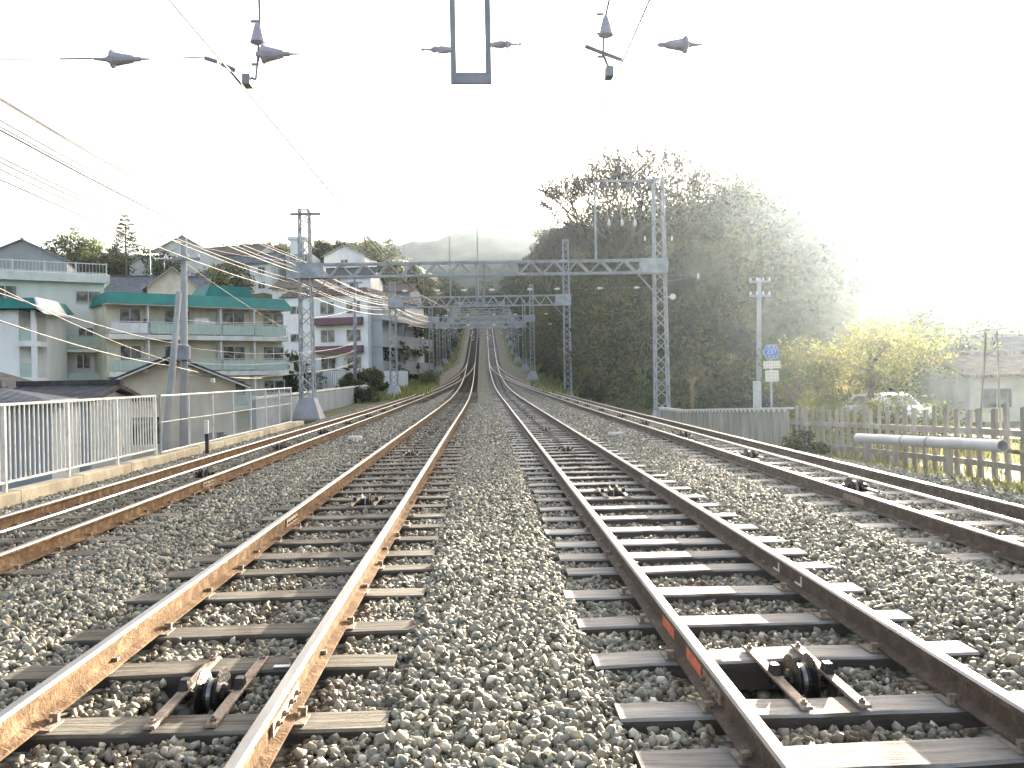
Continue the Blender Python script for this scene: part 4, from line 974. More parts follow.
for z0,py in ((0,350),(1,387)):
    z=zpx(75,py,60); mb=f1.mb(); mb.bbox(L-4.6,L+.1,-1.2,-.005,z-.2,z,.02); mb.build('balcony_slab',M['slab'],b1)
    mb=f1.mb(); mb.box(L-4.55,L+.05,-1.16,-1.12,z+.06,z+.85); mb.box(L-4.6,L+.08,-1.18,-1.1,z+.87,z+.93); mb.build('balcony_panel',M['balc'],b1)
    mb=f1.mb(); mb.box(L-.02,L+.08,-1.16,-1.06,z,z+2.35); mb.box(L-4.62,L-4.52,-1.16,-1.06,z,z+2.35); mb.build('balcony_post',M['mint'],b1)
mb=f1.mb()
def slantbox(mb,u0,z0,u1,z1,th,v0,v1): mb.hexa([(u0,v0,z0-th),(u1,v0,z1-th),(u1,v1,z1-th),(u0,v1,z0-th)],[(u0,v0,z0),(u1,v0,z1),(u1,v1,z1),(u0,v1,z0)])
slantbox(mb,L-7.6,zpx(35,309,58),L-3.6,zpx(70,334,58),.25,-2.2,-.01); mb.build('stair_canopy',M['tile'],b1)
mb=f1.mb(); slantbox(mb,L-7.4,zpx(35,334,58),L-3.7,zpx(70,352,58),.95,-2.0,-1.9); mb.build('stair_panel',M['balc'],b1)
mb=f1.mb(); zb=-2.5; mb.prism([(L-7.6,zb),(L-3.9,zb),(L-4.4,zpx(64,388,58)),(L-5.9,zpx(50,367,58)),(L-7.6,zpx(36,366,58))],.18,Matrix.Translation((0,-2.3,0))); mb.build('stair_wall',M['mint'],b1)
# --- its projecting wing with a small green roof
f0=Fr((-40.5,53),(-30.2,53.6)); L=f0.L; px2=lambda x: (at(x,350,53.4).x-f0.A.x)
b0=empty('stair_wing',(-34,53,-2.5),'pale wing with a teal roof edge and open landings at the far left','building')
uL,uR=px2(17),px2(33)
mb=f0.mb(); mb.box(0,uL,0,4.5,-2.6,zpx(10,309,53)); mb.build('wall',M['white_r'],b0)
mb=f0.mb(); mb.box(uL,uR,1.6,4.5,-2.6,zpx(10,309,53)); mb.build('landing_wall',M['mint'],b0)
mb=f0.mb(); mb.bbox(uR-.25,uR,-.0,.25,-2.6,zpx(33,309,53),.01); mb.build('pillar',M['white_r'],b0)
for py in (345,382):
    z=zpx(25,py,53); mb=f0.mb(); mb.bbox(uL+.01,uR+.02,-.05,1.59,z-.05,z+.28,.01); mb.build('landing_slab',M['white_r'],b0)
    mb=f0.mb(); mb.box(uL+.01,uR-.26,.05,.1,z+.3,z+1.15); mb.build('landing_panel',M['balc'],b0)
mb=f0.mb(); z=zpx(10,308,53); uE=px2(40); mb.hexa([(-.2,-.6,z),(uE,-.6,z),(uE,4.8,z),(-.2,4.8,z)],[(-.2,-.1,z+.68),(uE-.45,-.1,z+.68),(uE-.45,4.5,z+.68),(-.2,4.5,z+.68)]); r_=mb.build('roof',M['green_roof'],b0)
mb=f0.mb(); mb.hexa([(uE+.01,-.65,z-.05),(uE+.4,-.65,z-.35),(uE+.4,3,z-.35),(uE+.01,3,z-.05)],[(uE-.4,-.15,z+.70),(uE-.3,-.15,z+.70),(uE-.3,3,z+.70),(uE-.4,3,z+.70)]); mb.build('verge_board',M['paint_w'],r_)
# --- white block with the maroon awnings
A=at(283,385,88.5); B=at(369,385,86); f5=Fr((A.x,A.y),(B.x,B.y)); L=f5.L
b5=empty('apartment_building',(A.x,A.y,-2.5),'white apartment block with two maroon awnings and dark side balconies','building')
z5=lambda py: at(325,py,87).z
mb=f5.mb(); mb.box(0,L,0,17,-3,z5(296)); mb.build('wall',M['white_r'],b5)
mb=f5.mb(); mb.hexa([(-.2,-.3,z5(296)+.003),(L+.3,-.3,z5(296)+.003),(L+.3,17.2,z5(296)+.003),(-.2,17.2,z5(296)+.003)],[(.6,.8,z5(288)),(L-.4,.8,z5(288)),(L-.4,16,z5(288)),(.6,16,z5(288))]); mb.build('roof',M['tile_b'],b5)
for py in (322,350):
    z=z5(py); u0=L*.40; mb=f5.mb(); mb.hexa([(u0,-.9,z-.35),(L*.95,-.9,z-.35),(L*.95,-.005,z-.35),(u0,-.005,z-.35)],[(u0,-.45,z+.38),(L*.95,-.45,z+.38),(L*.95,-.005,z+.38),(u0,-.005,z+.38)]); mb.build('awning',M['brown'],b5)
for py in (314,342,369):
    z=z5(py)
    window(f5,b5,L*.18,z+.15,1.35,.75); window(f5,b5,L*.54,z,1.5,1.2); window(f5,b5,L*.84,z,1.5,1.15)
s5=sidewall_T(f5)
for i,py in enumerate((318,345,372)):
    z=z5(py); mb=s5.mb(); mb.bbox(.8,16.5,-1.3,-.005,z-.3,z,.02); mb.build('balcony_slab',M['grey_r'],b5)
    mb=s5.mb(); mb.box(.85,16.4,-1.25,-1.2,z+.002,z+1.0); mb.box(.85,.92,-1.19,-.01,z+.002,z+2.4); mb.box(6.9,7.0,-1.19,-.01,z+.002,z+2.4); mb.build('balcony_panel',M['grey_r'],b5)
    for u in (3,9.5): window(s5,b5,u,z+.5,1.7,1.6)
# --- houses
def house(xc,yc,w,d,zb,ze,zp,wall,roof,lab,rz=0,gable='front',wins=(),eave=.45,extra=None,cat='house'):
    """gable='front': ridge runs away from the viewer; 'side': ridge runs across; 'hip'"""
    root=empty('house',(xc,yc,zb),lab,cat); T=Matrix.Translation((xc,yc,0))@Matrix.Rotation(rz,4,'Z')
    h=w/2; t=.14
    mb=MB(T)
    if gable=='front':
        mb.prism([(-h,zb-.5),(h,zb-.5),(h,ze),(0,zp-.06),(-h,ze)],d)
    elif gable=='side':
        mb.box(-h,h,0,d,zb-.5,ze); mb.add([(x,y,z) for x in (-h,h) for y,z in ((0,ze),(d,ze),(d/2,zp-.06))],[(0,1,2),(5,4,3),(0,2,5,3),(2,1,4,5)])
    else: mb.box(-h,h,0,d,zb-.5,ze)
    mb.build('wall',M[wall],root)
    mb=MB(T)
    if gable=='front':
        k=(zp-ze)/h; 
        for s in (-1,1):
            x1=s*(h+eave); z1=ze-k*eave
            mb.hexa([(0,-eave,zp),(x1,-eave,z1),(x1,d+eave,z1),(0,d+eave,zp)],[(0,-eave,zp+t),(x1,-eave,z1+t*.8),(x1,d+eave,z1+t*.8),(0,d+eave,zp+t)])
    elif gable=='side':
        k=(zp-ze)/(d/2)
        for s in (0,1):
            y1=-eave if s==0 else d+eave; z1=ze-k*eave
            mb.hexa([(-h-eave,d/2,zp),(h+eave,d/2,zp),(h+eave,y1,z1),(-h-eave,y1,z1)],[(-h-eave,d/2,zp+t),(h+eave,d/2,zp+t),(h+eave,y1,z1+t*.8),(-h-eave,y1,z1+t*.8)])
    else:
        e=eave; q=min(w,d)/2*.96
        a=(0,d/2) if w<=d else (h-q,d/2)
        mb.hexa([(-h-e,-e,ze-.1),(h+e,-e,ze-.1),(h+e,d+e,ze-.1),(-h-e,d+e,ze-.1)],[(-max(h-q,.1),min(q,d/2-.1),zp),(max(h-q,.1),min(q,d/2-.1),zp),(max(h-q,.1),max(d-q,d/2+.1),zp),(-max(h-q,.1),max(d-q,d/2+.1),zp)])
    rf=mb.build('roof',M[roof],root)
    mb=MB(T)
    if gable=='front': mb.box(-.12,.12,-eave-.03,d+eave+.03,zp+t-.02,zp+t+.14)
    elif gable=='side': mb.box(-h-eave-.03,h+eave+.03,d/2-.12,d/2+.12,zp+t-.02,zp+t+.14)
    else: mb.box(-max(h-q,.1)-.1,max(h-q,.1)+.1,min(q,d/2-.1)-.05,max(d-q,d/2+.1)+.05,zp+.003,zp+.14)
    mb.build('ridge',M[roof],rf)
    if gable=='front':
        k=(zp-ze)/h; mb=MB(T)
        for s in (-1,1): mb.bar((0,-eave-.02,zp+.01),(s*(h+eave),-eave-.02,ze-k*eave+.01),.05,.2,up=(0,1,0))
        mb.build('barge_board',M['slab'],root)
    class F_: pass
    fr=F_(); fr.mb=lambda: MB(T)
    for u,z,ww,hh in wins: window(fr,root,u,z,ww,hh)
    return root
# gabled beige house behind the mesh fence
xl,xr=at(112,383,32).x,at(232,385,32).x; xc=(xl+xr)/2
hs=house(xc,32,(xr-xl)*1.02,6.5,-2.5,zpx(172,384,32),zpx(166,358,32),'beige','tile_d','beige house with a dark gabled roof behind the mesh fence and utility poles',.34,'front',
  wins=((-1.4,-.55,1.9,1.0),(1.5,-1.6,.8,1.4)),eave=.5)
mb=MB(); mb.box(xc-2.4,xc-.5,31.4,31.99,zpx(150,401,31.5),zpx(150,399,31.5)+.05); mb.build('window_hood',M['tile_d'],hs)
mb=MB(); mb.box(xc-.2,xc+.15,31.93,31.99,zpx(170,366,32),zpx(170,360,32)); mb.build('gable_vent',M['black'],hs)
mb=MB()
for s in (-1,1):
    for f in (.35,.75): mb.box(xc+s*f*(xr-xl)/2-.06,xc+s*f*(xr-xl)/2+.06,31.45,31.6,zpx(166,358,32)-f*(zpx(166,358,32)-zpx(172,384,32))-.22,zpx(166,358,32)-f*(zpx(166,358,32)-zpx(172,384,32))-.06)
mb.build('purlin_ends',M['slab'],hs)
# low houses behind the railing
q=at(32,400,20); hs=house(-11.6,19.6,3.2,3.0,-2.5,zpx(30,400,20),zpx(30,387,21.5),'wallgrey','tile','small grey house with grey hipped roof close behind the railing',.25,'hip',
  wins=((-.75,-1.0,1.5,1.45),),eave=.35)
q=at(90,415,24); house(-13.2,26,2.6,3,-2.5,zpx(80,400,26),zpx(80,389,27),'grey_r','tile_d','low dark roofed house between the grey hipped house and the beige one',0,'side',wins=((.5,-1.3,.8,1.5),),eave=.3)
q=at(-30,372,34); house(-22.4,34,8,5,-2.5,zpx(50,398,34),zpx(0,369,36),'white_r','tile_d','dark tiled roof rising at the left edge above the grey hipped house',0,'hip',wins=((2.5,-.6,1,1),),eave=.5)
# distant houses on the left hill: (px, py of ridge, Y, width, depth, eave drop, roof rise)
def hillhouse(px,py,Yd,w,d,wallh,rise,wall,roof,lab,gable='side',rz=0,wins=(),cat='house'):
    p=at(px,py,Yd); zb=min(float(H(p.x-w/2,Yd)),float(H(p.x+w/2,Yd+d)),p.z-rise-wallh); ze=p.z-rise
    ws=[(u,ze-1.9-f*2.6,1.3,1.1) for f in range(int(wallh//2.6)) for u in wins]
    return house(p.x,Yd,w,d,zb,ze,p.z,wall,roof,lab,rz,gable,wins=ws,cat=cat)
hillhouse(22,240,120,11,8,4,2.6,'grey_r','tile_d','dark gabled house on the skyline at the far left','front',.3)
hillhouse(150,274,100,12,8,4,2.2,'beige','tile','grey roofed house above the left end of the teal roof','side',.25,(-3,0,3))
hillhouse(172,268,92,5,6,4,2.0,'beige','tile','small gabled house with grey roof above the teal roof','front',.35,(0,))
hillhouse(182,236,150,17,9,6,5.0,'slab','tile','large pale house with a broad gable crowning the left hill','front',.3,(-4,0,4))
hillhouse(222,244,155,14,8,7,2,'grey_r','tile_b','grey terrace house right of the large pale gable','side',-.3,(-4,0,4))
hillhouse(246,252,150,10,8,7,2,'slab','tile','pale house stepping down the hill behind the feeder wires','side',-.3,(-3,0,3))
hillhouse(300,277,120,8,8,5,1.5,'slab','tile_b','brown roofed house just behind the white apartment block','side',-.1,(-2,2))
hillhouse(340,266,125,9,8,5,1.6,'white_r','tile_d','dark roofed house between the left mast and the dark pole','side',-.1,(-2,2))
hillhouse(344,246,160,8,7,5,1.8,'white_r','tile','white gabled house under the trees right of the left mast','front',-.2,(0,))
hillhouse(388,283,150,8,7,6,1.6,'grey_r','tile_b','grey house with a brown roof above the side of the white block','side',-.2,(-2,2))
# concrete block with a stepped top
q=at(303,262,150); tb=empty('tower_block',(q.x,150,float(H(q.x,150))),'grey concrete block with a stepped top left of the T armed mast','building')
mb=MB(); zb=tb.location.z-1
x=[at(p_,262,150).x for p_ in (286,312,290,304)]
mb.box(x[0],x[1],150,158,zb,at(0,256,150).z if 0 else at(300,254,150).z); mb.build('wall',M['grey_r'],tb)
mb=MB(); mb.box(x[2],x[3],150.5,156,at(300,254,150).z-.02,at(300,237,150).z); mb.box(x[2]-.5,x[3]+.5,150.2,156.5,at(300,239,150).z+.003,at(300,236,150).z); mb.build('stair_tower',M['white_r'],tb)
frt=Fr((x[0],150),(x[1],150))
for u in (1.2,3.2): window(frt,tb,u,at(300,262,150).z,1.2,1.2)
# --- roof aerials
for px,py,Yd,lab in ((150,252,98,'roof aerial standing above the grey roofed house left of the utility poles'),(164,256,92,'shorter roof aerial above the small gabled house')):
    p=at(px,py,Yd); r_=empty('roof_aerial',(p.x,Yd,p.z-2.4),lab,'aerial'); mb=MB(); mb.tube([(p.x,Yd,p.z-2.8),(p.x,Yd,p.z)],.05,6); mb.build('mast',M['galv'],r_)
    mb=MB(); mb.bar((p.x-.9,Yd,p.z-.3),(p.x+.9,Yd,p.z-.25),.05,.05)
    for k in range(6): mb.box(p.x-.85+k*.33-.02,p.x-.85+k*.33+.02,Yd-.4,Yd+.4,p.z-.30,p.z-.24)
    mb.build('antenna_bars',M['galv'],r_)
# --- masts in the valley
for i,(px,py) in enumerate(((449,222),(477,226),(405,231))):
    p=at(px,py,230); zb=float(H(p.x,230)); mb=MB(); mb.tube([(p.x,230,zb),(p.x,230,p.z)],[.28,.14],6); tag(mb.build('antenna_mast',M['pole_conc']),['tall thin mast rising beside the middle of the near beam','thin mast nearest the centre drop frame of the near gantry','thin pale mast above the green grey valley house'][i],'mast')
# shed at the right edge
q=at(992,380,40); hs=house(q.x+1.5,40,5.2,6,-1.0,zpx(990,374,40),zpx(990,357,43),'beige','tile_b','low brownish shed with a tiled roof behind the fence at the right edge',0,'side',wins=((-1.3,-.2,1.4,.9),(1.2,-.2,1.2,.9)),eave=.5)
q=at(1060,360,46); house(q.x,46,9,7,-1.0,zpx(1040,362,46),zpx(1040,338,49),'white_r','tile_d','white house with a dark roof beyond the brownish shed at the right edge',0,'side',wins=((-3,0,1.5,1.1),(-.5,0,1.5,1.1)),eave=.6)

# ------------------------------------------------------------------ vegetation
def leaves(centers, radii, n, size, squash=.85, shell=.5):
    """n leaf quads around each clump centre; denser towards the outside of each clump"""
    K=len(centers); c=np.repeat(np.asarray(centers),n,axis=0); r=np.repeat(np.asarray(radii),n)
    d=rng.normal(size=(K*n,3)); d/=np.linalg.norm(d,axis=1)[:,None]
    rad_=(shell+(1-shell)*rng.random(K*n))**.7*(1+.18*rng.normal(size=K*n))
    d*= (r*rad_)[:,None]; d[:,2]*=squash
    p=c+d; a=rng.normal(size=(K*n,3)); a/=np.linalg.norm(a,axis=1)[:,None]
    b=rng.normal(size=(K*n,3)); b=np.cross(a,b); b/=np.linalg.norm(b,axis=1)[:,None]
    s=(size*rng.uniform(.5,1.3,K*n))[:,None]
    q=np.stack([p-a*s, p+b*s*.45, p+a*s, p-b*s*.45],1)
    return q
def leafmesh(name, quads, m, tint, parent=None):
    v=quads.reshape(-1,3); n=len(quads); return np_mesh(name, v, 4, np.arange(n*4), m, tint, parent)
def tintfor(K, n, spread=.2, base=None):
    b=rng.random(K) if base is None else base
    return np.clip(np.repeat(b,n)+rng.normal(0,spread,K*n),0,1)
def crown_clumps(c, rx, rz_, k):
    d=rng.normal(size=(k,3)); d/=np.linalg.norm(d,axis=1)[:,None]
    d*=(rng.random(k)**.35)[:,None]*np.array([rx,rx,rz_]); return np.asarray(c)+d
# wooded slope right of the line: one mass of crowns
def woods(name, pts, hts, clumps, n, size, m, spread=.16, low=.35):
    cs=[];rs=[];bt=[]
    for (x,y),h in zip(pts,hts):
        g_=float(H(x,y)); w=h*.42
        cc=crown_clumps((x,y,g_+h*.60),w,h*.42,clumps); base=rng.choice([.08,.2,.35,.5,.62,.8])+rng.uniform(-.05,.05)
        cs.append(cc); rs+=list(rng.uniform(.13,.26,clumps)*h); bt+=list(np.clip(base+rng.normal(0,.12,clumps),0,1))
    cs=np.concatenate(cs); q=leaves(cs,rs,n,size)
    o=leafmesh(name,q,m,tintfor(len(cs),n,spread,np.array(bt))); return o
pts=[];hts=[]
def ok_r(x,y): return x>(8.3 if y>70 else 9.3+max(0,(60-y))*.10) 
t_=0
while len(pts)<300:
    y=44+150*rng.random()**1.4; x=8.5+72*rng.random()**1.25
    if not ok_r(x,y): continue
    if x>60 and y>150: continue
    px_=485+x*850/y
    if px_>850 and rng.random()<.55: continue
    h=rng.uniform(4.5,10)
    if px_>815: h=rng.uniform(2.5,4.5)
    if y<55: h=rng.uniform(2.5,4.5)
    pts.append((x,y)); hts.append(h)
o=woods('woods',pts,hts,11,95,.22,M['leaf']); tag(o,kind='stuff')
# scrub along the cutting on both sides of the climb
pts=[];hts=[]
for i in range(330):
    y=rng.uniform(62,196); s=rng.choice([-1,1]); w0=float(np.interp(y,[62,95,125,196],[9.0,7.6,5.4,4.9])); pts.append((s*rng.uniform(w0,w0+4),y)); hts.append(rng.uniform(.8,2.6))
o=woods('undergrowth',pts,hts,6,70,.2,M['leaf']); tag(o,kind='stuff')
# front foot of the slope, thicket down to the ground
pts=[];hts=[]
for i in range(90):
    y=rng.uniform(42,60); x=rng.uniform(9.2+max(0,(60-y))*.05,30)
    pts.append((x,y)); hts.append(rng.uniform(1.4,3.4))
o=woods('undergrowth',pts,hts,7,80,.16,M['leaf_g']); tag(o,kind='stuff')
# woods beyond the climb and on the left bank
pts=[];hts=[]
for i in range(430):
    q=rng.random()
    if q<.28: y=rng.uniform(86,195); x=-rng.uniform(8.5,20)-max(0,(110-y))*.1
    elif q<.62: y=rng.uniform(200,300); x=rng.uniform(-70,70)
    else: y=rng.uniform(125,240); x=-rng.uniform(18,120)
    if abs(x)<8.5 and y<200: continue
    if q>=.62 and y<165 and x>-100: y+=45
    pts.append((x,y)); hts.append(rng.uniform(4.5,8) if q<.62 else rng.uniform(4,6.5))
o=woods('woods',pts,hts,11,60,.36,M['leaf']); tag(o,kind='stuff')
# trees one can tell apart
def tree(name, x, y, h, crown_r, crown_h, m, lab, clumps=30, n=70, size=.2, trunk_r=.18, cz=.62, zb=None, base=.5, group=None, cr=.3):
    zb=float(H(x,y)) if zb is None else zb; root=empty(name,(x,y,zb),lab,'tree',group)
    mb=MB(); top=Vector((x,y,zb+h*.85)); r=random.Random(int(x*7+y))
    mid=Vector((x+r.uniform(-.2,.2),y,zb+h*.4)); mb.tube([(x,y,zb-.3),mid,top],[trunk_r,trunk_r*.7,trunk_r*.2],8)
    for i in range(9):
        t=r.uniform(.3,.8); p=Vector((x,y,zb+h*t)); a=r.uniform(0,2*PI); q=p+Vector((math.cos(a)*crown_r*.7,math.sin(a)*crown_r*.7,h*.14)); mb.tube([p,(p+q)/2+Vector((0,0,.1)),q],[trunk_r*.4,trunk_r*.28,trunk_r*.1],5)
    mb.build('trunk',M['bark'],root,smooth=True)
    cs=crown_clumps((x,y,zb+h*cz),crown_r*.8,crown_h*.42,clumps)
    q=leaves(cs,rng.uniform(cr*.6,cr*1.1,clumps)*crown_r,n,size); leafmesh('crown',q,m,tintfor(clumps,n,.18,np.clip(rng.normal(base,.18,clumps),0,1)),root)
    return root
q=at(872,362,31); tree('broadleaf_tree',q.x,31,4.5,3.2,3.6,M['leaf_y'],'low spreading tree with sunlit yellow leaves beyond the picket fence',70,130,.07,.16,.60,base=.45,cr=.26)
q=at(800,345,34); tree('broadleaf_tree',q.x,34,3.9,1.8,3.0,M['leaf_y'],'smaller yellow leaved tree right behind the blue route sign',30,110,.075,.12,.66,base=.4,cr=.32)
q=at(925,345,48); tree('broadleaf_tree',q.x,48,6,3.6,5,M['leaf'],'dark round tree behind the yellow leaved tree and the brownish shed',40,90,.14,.2,.6,cr=.34)
q=at(1000,335,56); tree('broadleaf_tree',q.x,56,6.2,4,5,M['leaf'],'dark tree rising behind the houses at the right edge',40,90,.14,.2,.6,cr=.34)
for i,(px,py,Yd,hh,cr_,m,lab) in enumerate(((70,222,150,13,4.6,'leaf_g','tall feathery bamboo like tree at the left end of the skyline grove'),(90,233,152,11,4.2,'leaf_g','rounded pale green tree second in the skyline grove'),(108,246,140,9,4,'leaf','darker low tree left of the skyline pine'),(40,248,150,8,4.5,'leaf','dark low tree beside the skyline house at the far left'),(160,245,145,9,4.5,'leaf_g','yellow green tree right of the skyline pine'),(208,262,125,8,4.2,'leaf_g','sunlit yellow green tree below the large pale gable'),(228,258,130,9,4,'leaf','green tree before the grey terrace house'),(275,242,165,7,3.4,'leaf','dark tree left of the concrete tower block'),(322,240,170,7,2.6,'leaf','small dark tree right of the concrete tower block'),(338,238,172,9,3.0,'leaf_d','taller dark conical tree right of the left mast'))):
    p=at(px,py,Yd); zb=float(H(p.x,Yd)); hh=max(5,p.z-zb)
    tree('broadleaf_tree',p.x,Yd,hh,cr_,hh*.8,M[m],lab,34,60,.3,.25,.58,group=None,cr=.34)
# layered pine on the skyline
p=at(125,214,135); zb=float(H(p.x,135)); rt=empty('pine_tree',(p.x,135,zb),'dark layered pine standing on the skyline above the left buildings','tree')
hh=p.z-zb; mb=MB(); mb.tube([(p.x,135,zb-.3),(p.x,135,p.z)],[.3,.05],8); mb.build('trunk',M['bark'],rt)
cs=[];rs=[]
for k in range(9):
    f=k/8; z=p.z-.3-f*5.2; R_=.25+2.2*f**.8
    for j in range(3+int(5*f)): a=j*2.4+k; cs.append((p.x+math.cos(a)*R_*.75,135+math.sin(a)*R_*.75,z-.1*j%3*.05)); rs.append(.35+.42*f)
leafmesh('crown',leaves(cs,rs,70,.15,.3),M['leaf_d'],tintfor(len(cs),70),rt)
for i,(px,w) in enumerate(((128,236),(116,243))):
    pass
# big bare tree above the right mast
def bare(x,y,zb,h,lab,spread=.9,depth=8,seed=3,name='bare_tree',fit=None,minr=.042):
    root=empty(name,(x,y,zb),lab,'tree'); r=random.Random(seed); tr_=MB(); cr_=MB()
    def grow(p,d,L,rad_,lv):
        q=p+d*L+Vector((r.uniform(-.04,.04),r.uniform(-.04,.04),0))*L*1.6
        (tr_ if lv<3 else cr_).tube([p,q],[rad_,rad_*.72],5 if lv<4 else 3,cap=False)
        if lv>=depth: return
        a0=r.uniform(0,2*PI); nb=3 if lv<4 else 2
        for i in range(nb):
            a=a0+2*PI*i/nb+r.uniform(-.5,.5); s=r.uniform(.35,1)*spread*(1 if lv else .9)
            up=Vector((math.cos(a)*s,math.sin(a)*s,.12)); nd=(d+up).normalized()
            grow(q-d*L*r.uniform(0,.25),nd,L*r.uniform(.66,.84),max(rad_*.62,minr),lv+1)
    grow(Vector((x,y,zb-.4)),Vector((.0,0,1)),h*.26,h*.022,0)
    if fit:
        top,half=fit; mz=sorted(v[2] for v in cr_.v)[int(len(cr_.v)*.985)]; mx=sorted(abs(v[0]-x) for v in cr_.v)[int(len(cr_.v)*.95)]
        kz=(top-zb)/(mz-zb); kx=half/mx
        for m_ in (tr_,cr_): m_.v=[(x+(a-x)*kx,y+(b-y)*kx,zb+(c-zb)*kz) for a,b,c in m_.v]
    tr_.build('trunk',M['bark'],root); cr_.build('crown',M['bark_g'],root); return root
xb=at(622,300,84).x; zb=float(H(xb,84)); bare(xb,84,zb,(at(612,146,84).z-zb)*1.02,'big bare branched tree spreading above the wooded slope behind the right mast',depth=10,fit=(at(612,146,84).z,7.6),minr=.03)
for i,(px,py,Yd) in enumerate(((760,196,104),(722,198,100),(560,215,100))):
    p=at(px,py,Yd); zb=float(H(p.x,Yd)); bare(p.x,Yd,zb,(p.z-zb)*1.0,fit=(p.z,3.2),lab=['twisted leafless tree on the ridge left of the sun','leafless tree on the ridge between the mast and the twisted one','slender leafless tree at the left end of the wooded slope'][i],spread=.8,depth=7,seed=11+i)
# dead stalks, bushes, weeds
q=at(692,404,40); ds=empty('dead_stump',(q.x,40,float(H(q.x,40))),'short knobbly dead stump beyond the end of the plank wall','stump')
mb=MB(); z=ds.location.z; zt=zpx(692,377,40); mb.tube([(q.x,40,z-.1),(q.x+.04,40,z+.6),(q.x-.02,40,zt-.5),(q.x+.05,40,zt-.12)],[.1,.085,.08,.13],8); mb.tube([(q.x+.02,40,zt-.4),(q.x+.22,40,zt)],[.08,.11],7); mb.tube([(q.x+.02,40,zt-.35),(q.x-.12,40,zt-.1)],[.06,.08],7); mb.build('wood',M['straw'],ds)
def bush(name,px,py,Yd,r,h,m,lab,size=.05,k=14,n=120,cat='bush',front=None,base=.4):
    q=at(px,py,Yd); x=q.x if front is None else front; z=float(H(x,Yd)); cs=crown_clumps((x,Yd,z+h*.45),r*.75,h*.42,k)
    qd=leaves(cs,rng.uniform(.25,.45,k)*r,n,size); o=leafmesh(name,qd,m,tintfor(k,n,.2,np.clip(rng.normal(base,.2,k),0,1))); return tag(o,lab,cat)
bush('bush',815,430,18.2,.62,.62,M['leaf'],'dark round bush growing in front of the picket fence',front=7.0)
bush('bush',845,408,22,1.7,1.5,M['leaf_y'],'loose pale shrub just behind the picket fence beside the pipe end',size=.055,k=22,n=130)
bush('bush',912,405,20,1.5,1.2,M['leaf_g'],'loose green shrub behind the picket fence above the middle of the pipe',size=.055,k=18,n=110)
bush('bush',580,385,74,1.1,1.7,M['leaf_y'],'pale dry bush beside the foot of the second right mast',size=.12)
bush('bush',592,392,60,.9,1.3,M['leaf_g'],'green bush between the two nearest right masts',size=.1)
bush('bush',395,396,58,1.2,1.3,M['leaf'],'dark bush beside the end of the grey wall',size=.1,front=-8.2)
bush('bush',330,380,70,2.6,1.5,M['leaf'],'long dark bush behind the bar fence below the white apartment block',size=.12,k=26)
bush('bush',430,385,86,1.3,1.6,M['leaf_g'],'green bush at the foot of the third left mast',size=.12)
# verge grass
def grass(name, n, x0,x1,y0,y1,h0,h1,w=.006):
    x=rng.uniform(x0,x1,n); y=rng.uniform(y0,y1,n)
    m=np.sin(x*2.1+1.7*np.sin(y*.9))*np.sin(y*1.3+x)+rng.normal(0,.45,n)>.05; m&=(np.abs(x)>np.interp(y,[55,95,125],[0,6.3,4.2])); x=x[m];y=y[m];n=len(x)
    z=H(x,y)-.01; h=rng.uniform(h0,h1,n); a=rng.uniform(0,2*PI,n); b=rng.uniform(0,2*PI,n); l=h*rng.uniform(.1,.7,n)
    wx=np.cos(a)*w; wy=np.sin(a)*w; p=np.stack([x,y,z],1); s=np.stack([wx,wy,np.zeros(n)],1); t=p+np.stack([np.cos(b)*l,np.sin(b)*l,h],1)
    mid=p*.5+t*.5+np.stack([np.zeros(n)]*2+[h*.12],1)
    v=np.stack([p-s,p+s,mid+s*.8,mid-s*.8, t],1)
    idx=np.array([[0,1,2,3],[3,2,4,4]])
    F=(np.array([0,1,2,3])[None]+(np.arange(n)*5)[:,None]); 
    F3=(np.array([3,2,4])[None]+(np.arange(n)*5)[:,None])
    v=v.reshape(-1,3); idx3=np.concatenate([np.stack([F[:,0],F[:,1],F[:,2]],1),np.stack([F[:,0],F[:,2],F[:,3]],1),F3]).ravel()
    t_=rng.random(n); o=np_mesh(name,v,3,idx3,M['grass'],np.concatenate([t_,t_,t_])); return tag(o,kind='stuff')
grass('grass',20000,6.5,7.5,6,26,.02,.13,.007)
grass('grass',14000,7.5,12,8,42,.1,.5,.012)
grass('grass',9000,-9.5,-7.2,60,110,.1,.6,.03)
grass('grass',12000,6.6,10,38,110,.1,.6,.03)
grass('grass',16000,4.2,9,60,190,.15,.6,.04)
grass('grass',16000,-9,-4.2,60,190,.15,.6,.04)
grass('grass',700,2.95,3.5,9,24,.02,.07,.006)
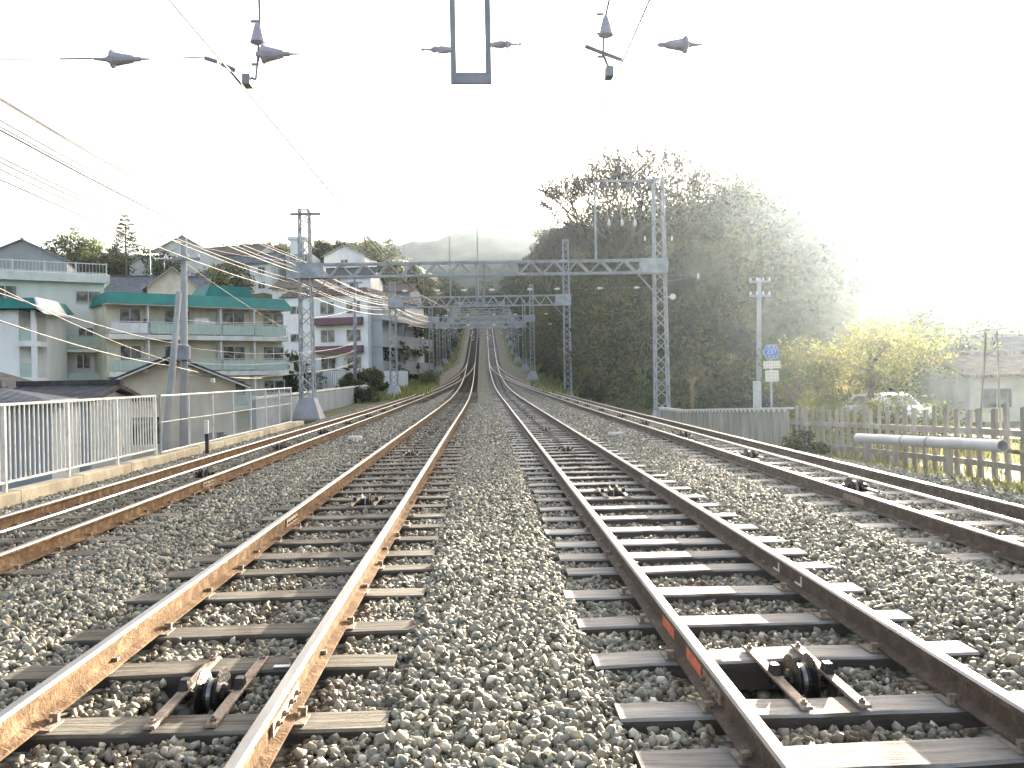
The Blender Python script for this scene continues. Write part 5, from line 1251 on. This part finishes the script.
# ------------------------------------------------------------------ light, sky, haze
SUN_AZ, SUN_EL = rad(27.5), rad(9.8)   # azimuth to the right of the line of the track (+Y)
sd = Vector((math.sin(SUN_AZ)*math.cos(SUN_EL), math.cos(SUN_AZ)*math.cos(SUN_EL), math.sin(SUN_EL)))
sl = bpy.data.lights.new('sun','SUN'); so = bpy.data.objects.new('sun', sl); C.objects.link(so)
sl.energy = 5.0; sl.angle = rad(.5); sl.color = (1,.89,.72)
so.rotation_euler = (-sd).to_track_quat('-Z','Y').to_euler(); so.location=(30,60,40)
w = bpy.data.worlds.new('World'); scene.world = w; w.use_nodes = True
nt = w.node_tree; bg = nt.nodes['Background']
sk = nt.nodes.new('ShaderNodeTexSky'); sk.sky_type='NISHITA'; sk.sun_disc=False
sk.sun_elevation = SUN_EL; sk.sun_rotation = SUN_AZ
sk.air_density=.8; sk.dust_density=6.0; sk.ozone_density=.3
hs_ = nt.nodes.new('ShaderNodeHueSaturation'); hs_.inputs['Saturation'].default_value = .7; nt.links.new(sk.outputs[0], hs_.inputs['Color']); nt.links.new(hs_.outputs[0], bg.inputs[0]); bg.inputs[1].default_value = SKY if 'SKY' in globals() else .10
if 1:
    mb = MB(); mb.box(-800,800,-61,1150,-14,145)
    m = bpy.data.materials.new('haze_air'); m.use_nodes=True; n=m.node_tree; n.nodes.clear()
    out=n.nodes.new('ShaderNodeOutputMaterial'); v=n.nodes.new('ShaderNodeVolumePrincipled')
    v.inputs['Color'].default_value=(.74,.87,1,1); v.inputs['Density'].default_value=.0002; v.inputs['Anisotropy'].default_value=.8
    n.links.new(v.outputs[0], out.inputs['Volume'])
    tag(mb.build('haze', m), kind='stuff')
scene.view_settings.view_transform='Standard'; scene.view_settings.look='None'; scene.view_settings.gamma=1
scene.view_settings.exposure = 3.05
scene.render.engine='CYCLES'; cy=scene.cycles
cy.use_denoising=True; cy.denoiser='OPENIMAGEDENOISE'
cy.max_bounces=6; cy.diffuse_bounces=3; cy.glossy_bounces=2; cy.transmission_bounces=3; cy.transparent_max_bounces=6; cy.volume_bounces=0
cy.sample_clamp_indirect=4; cy.caustics_reflective=False; cy.caustics_refractive=False
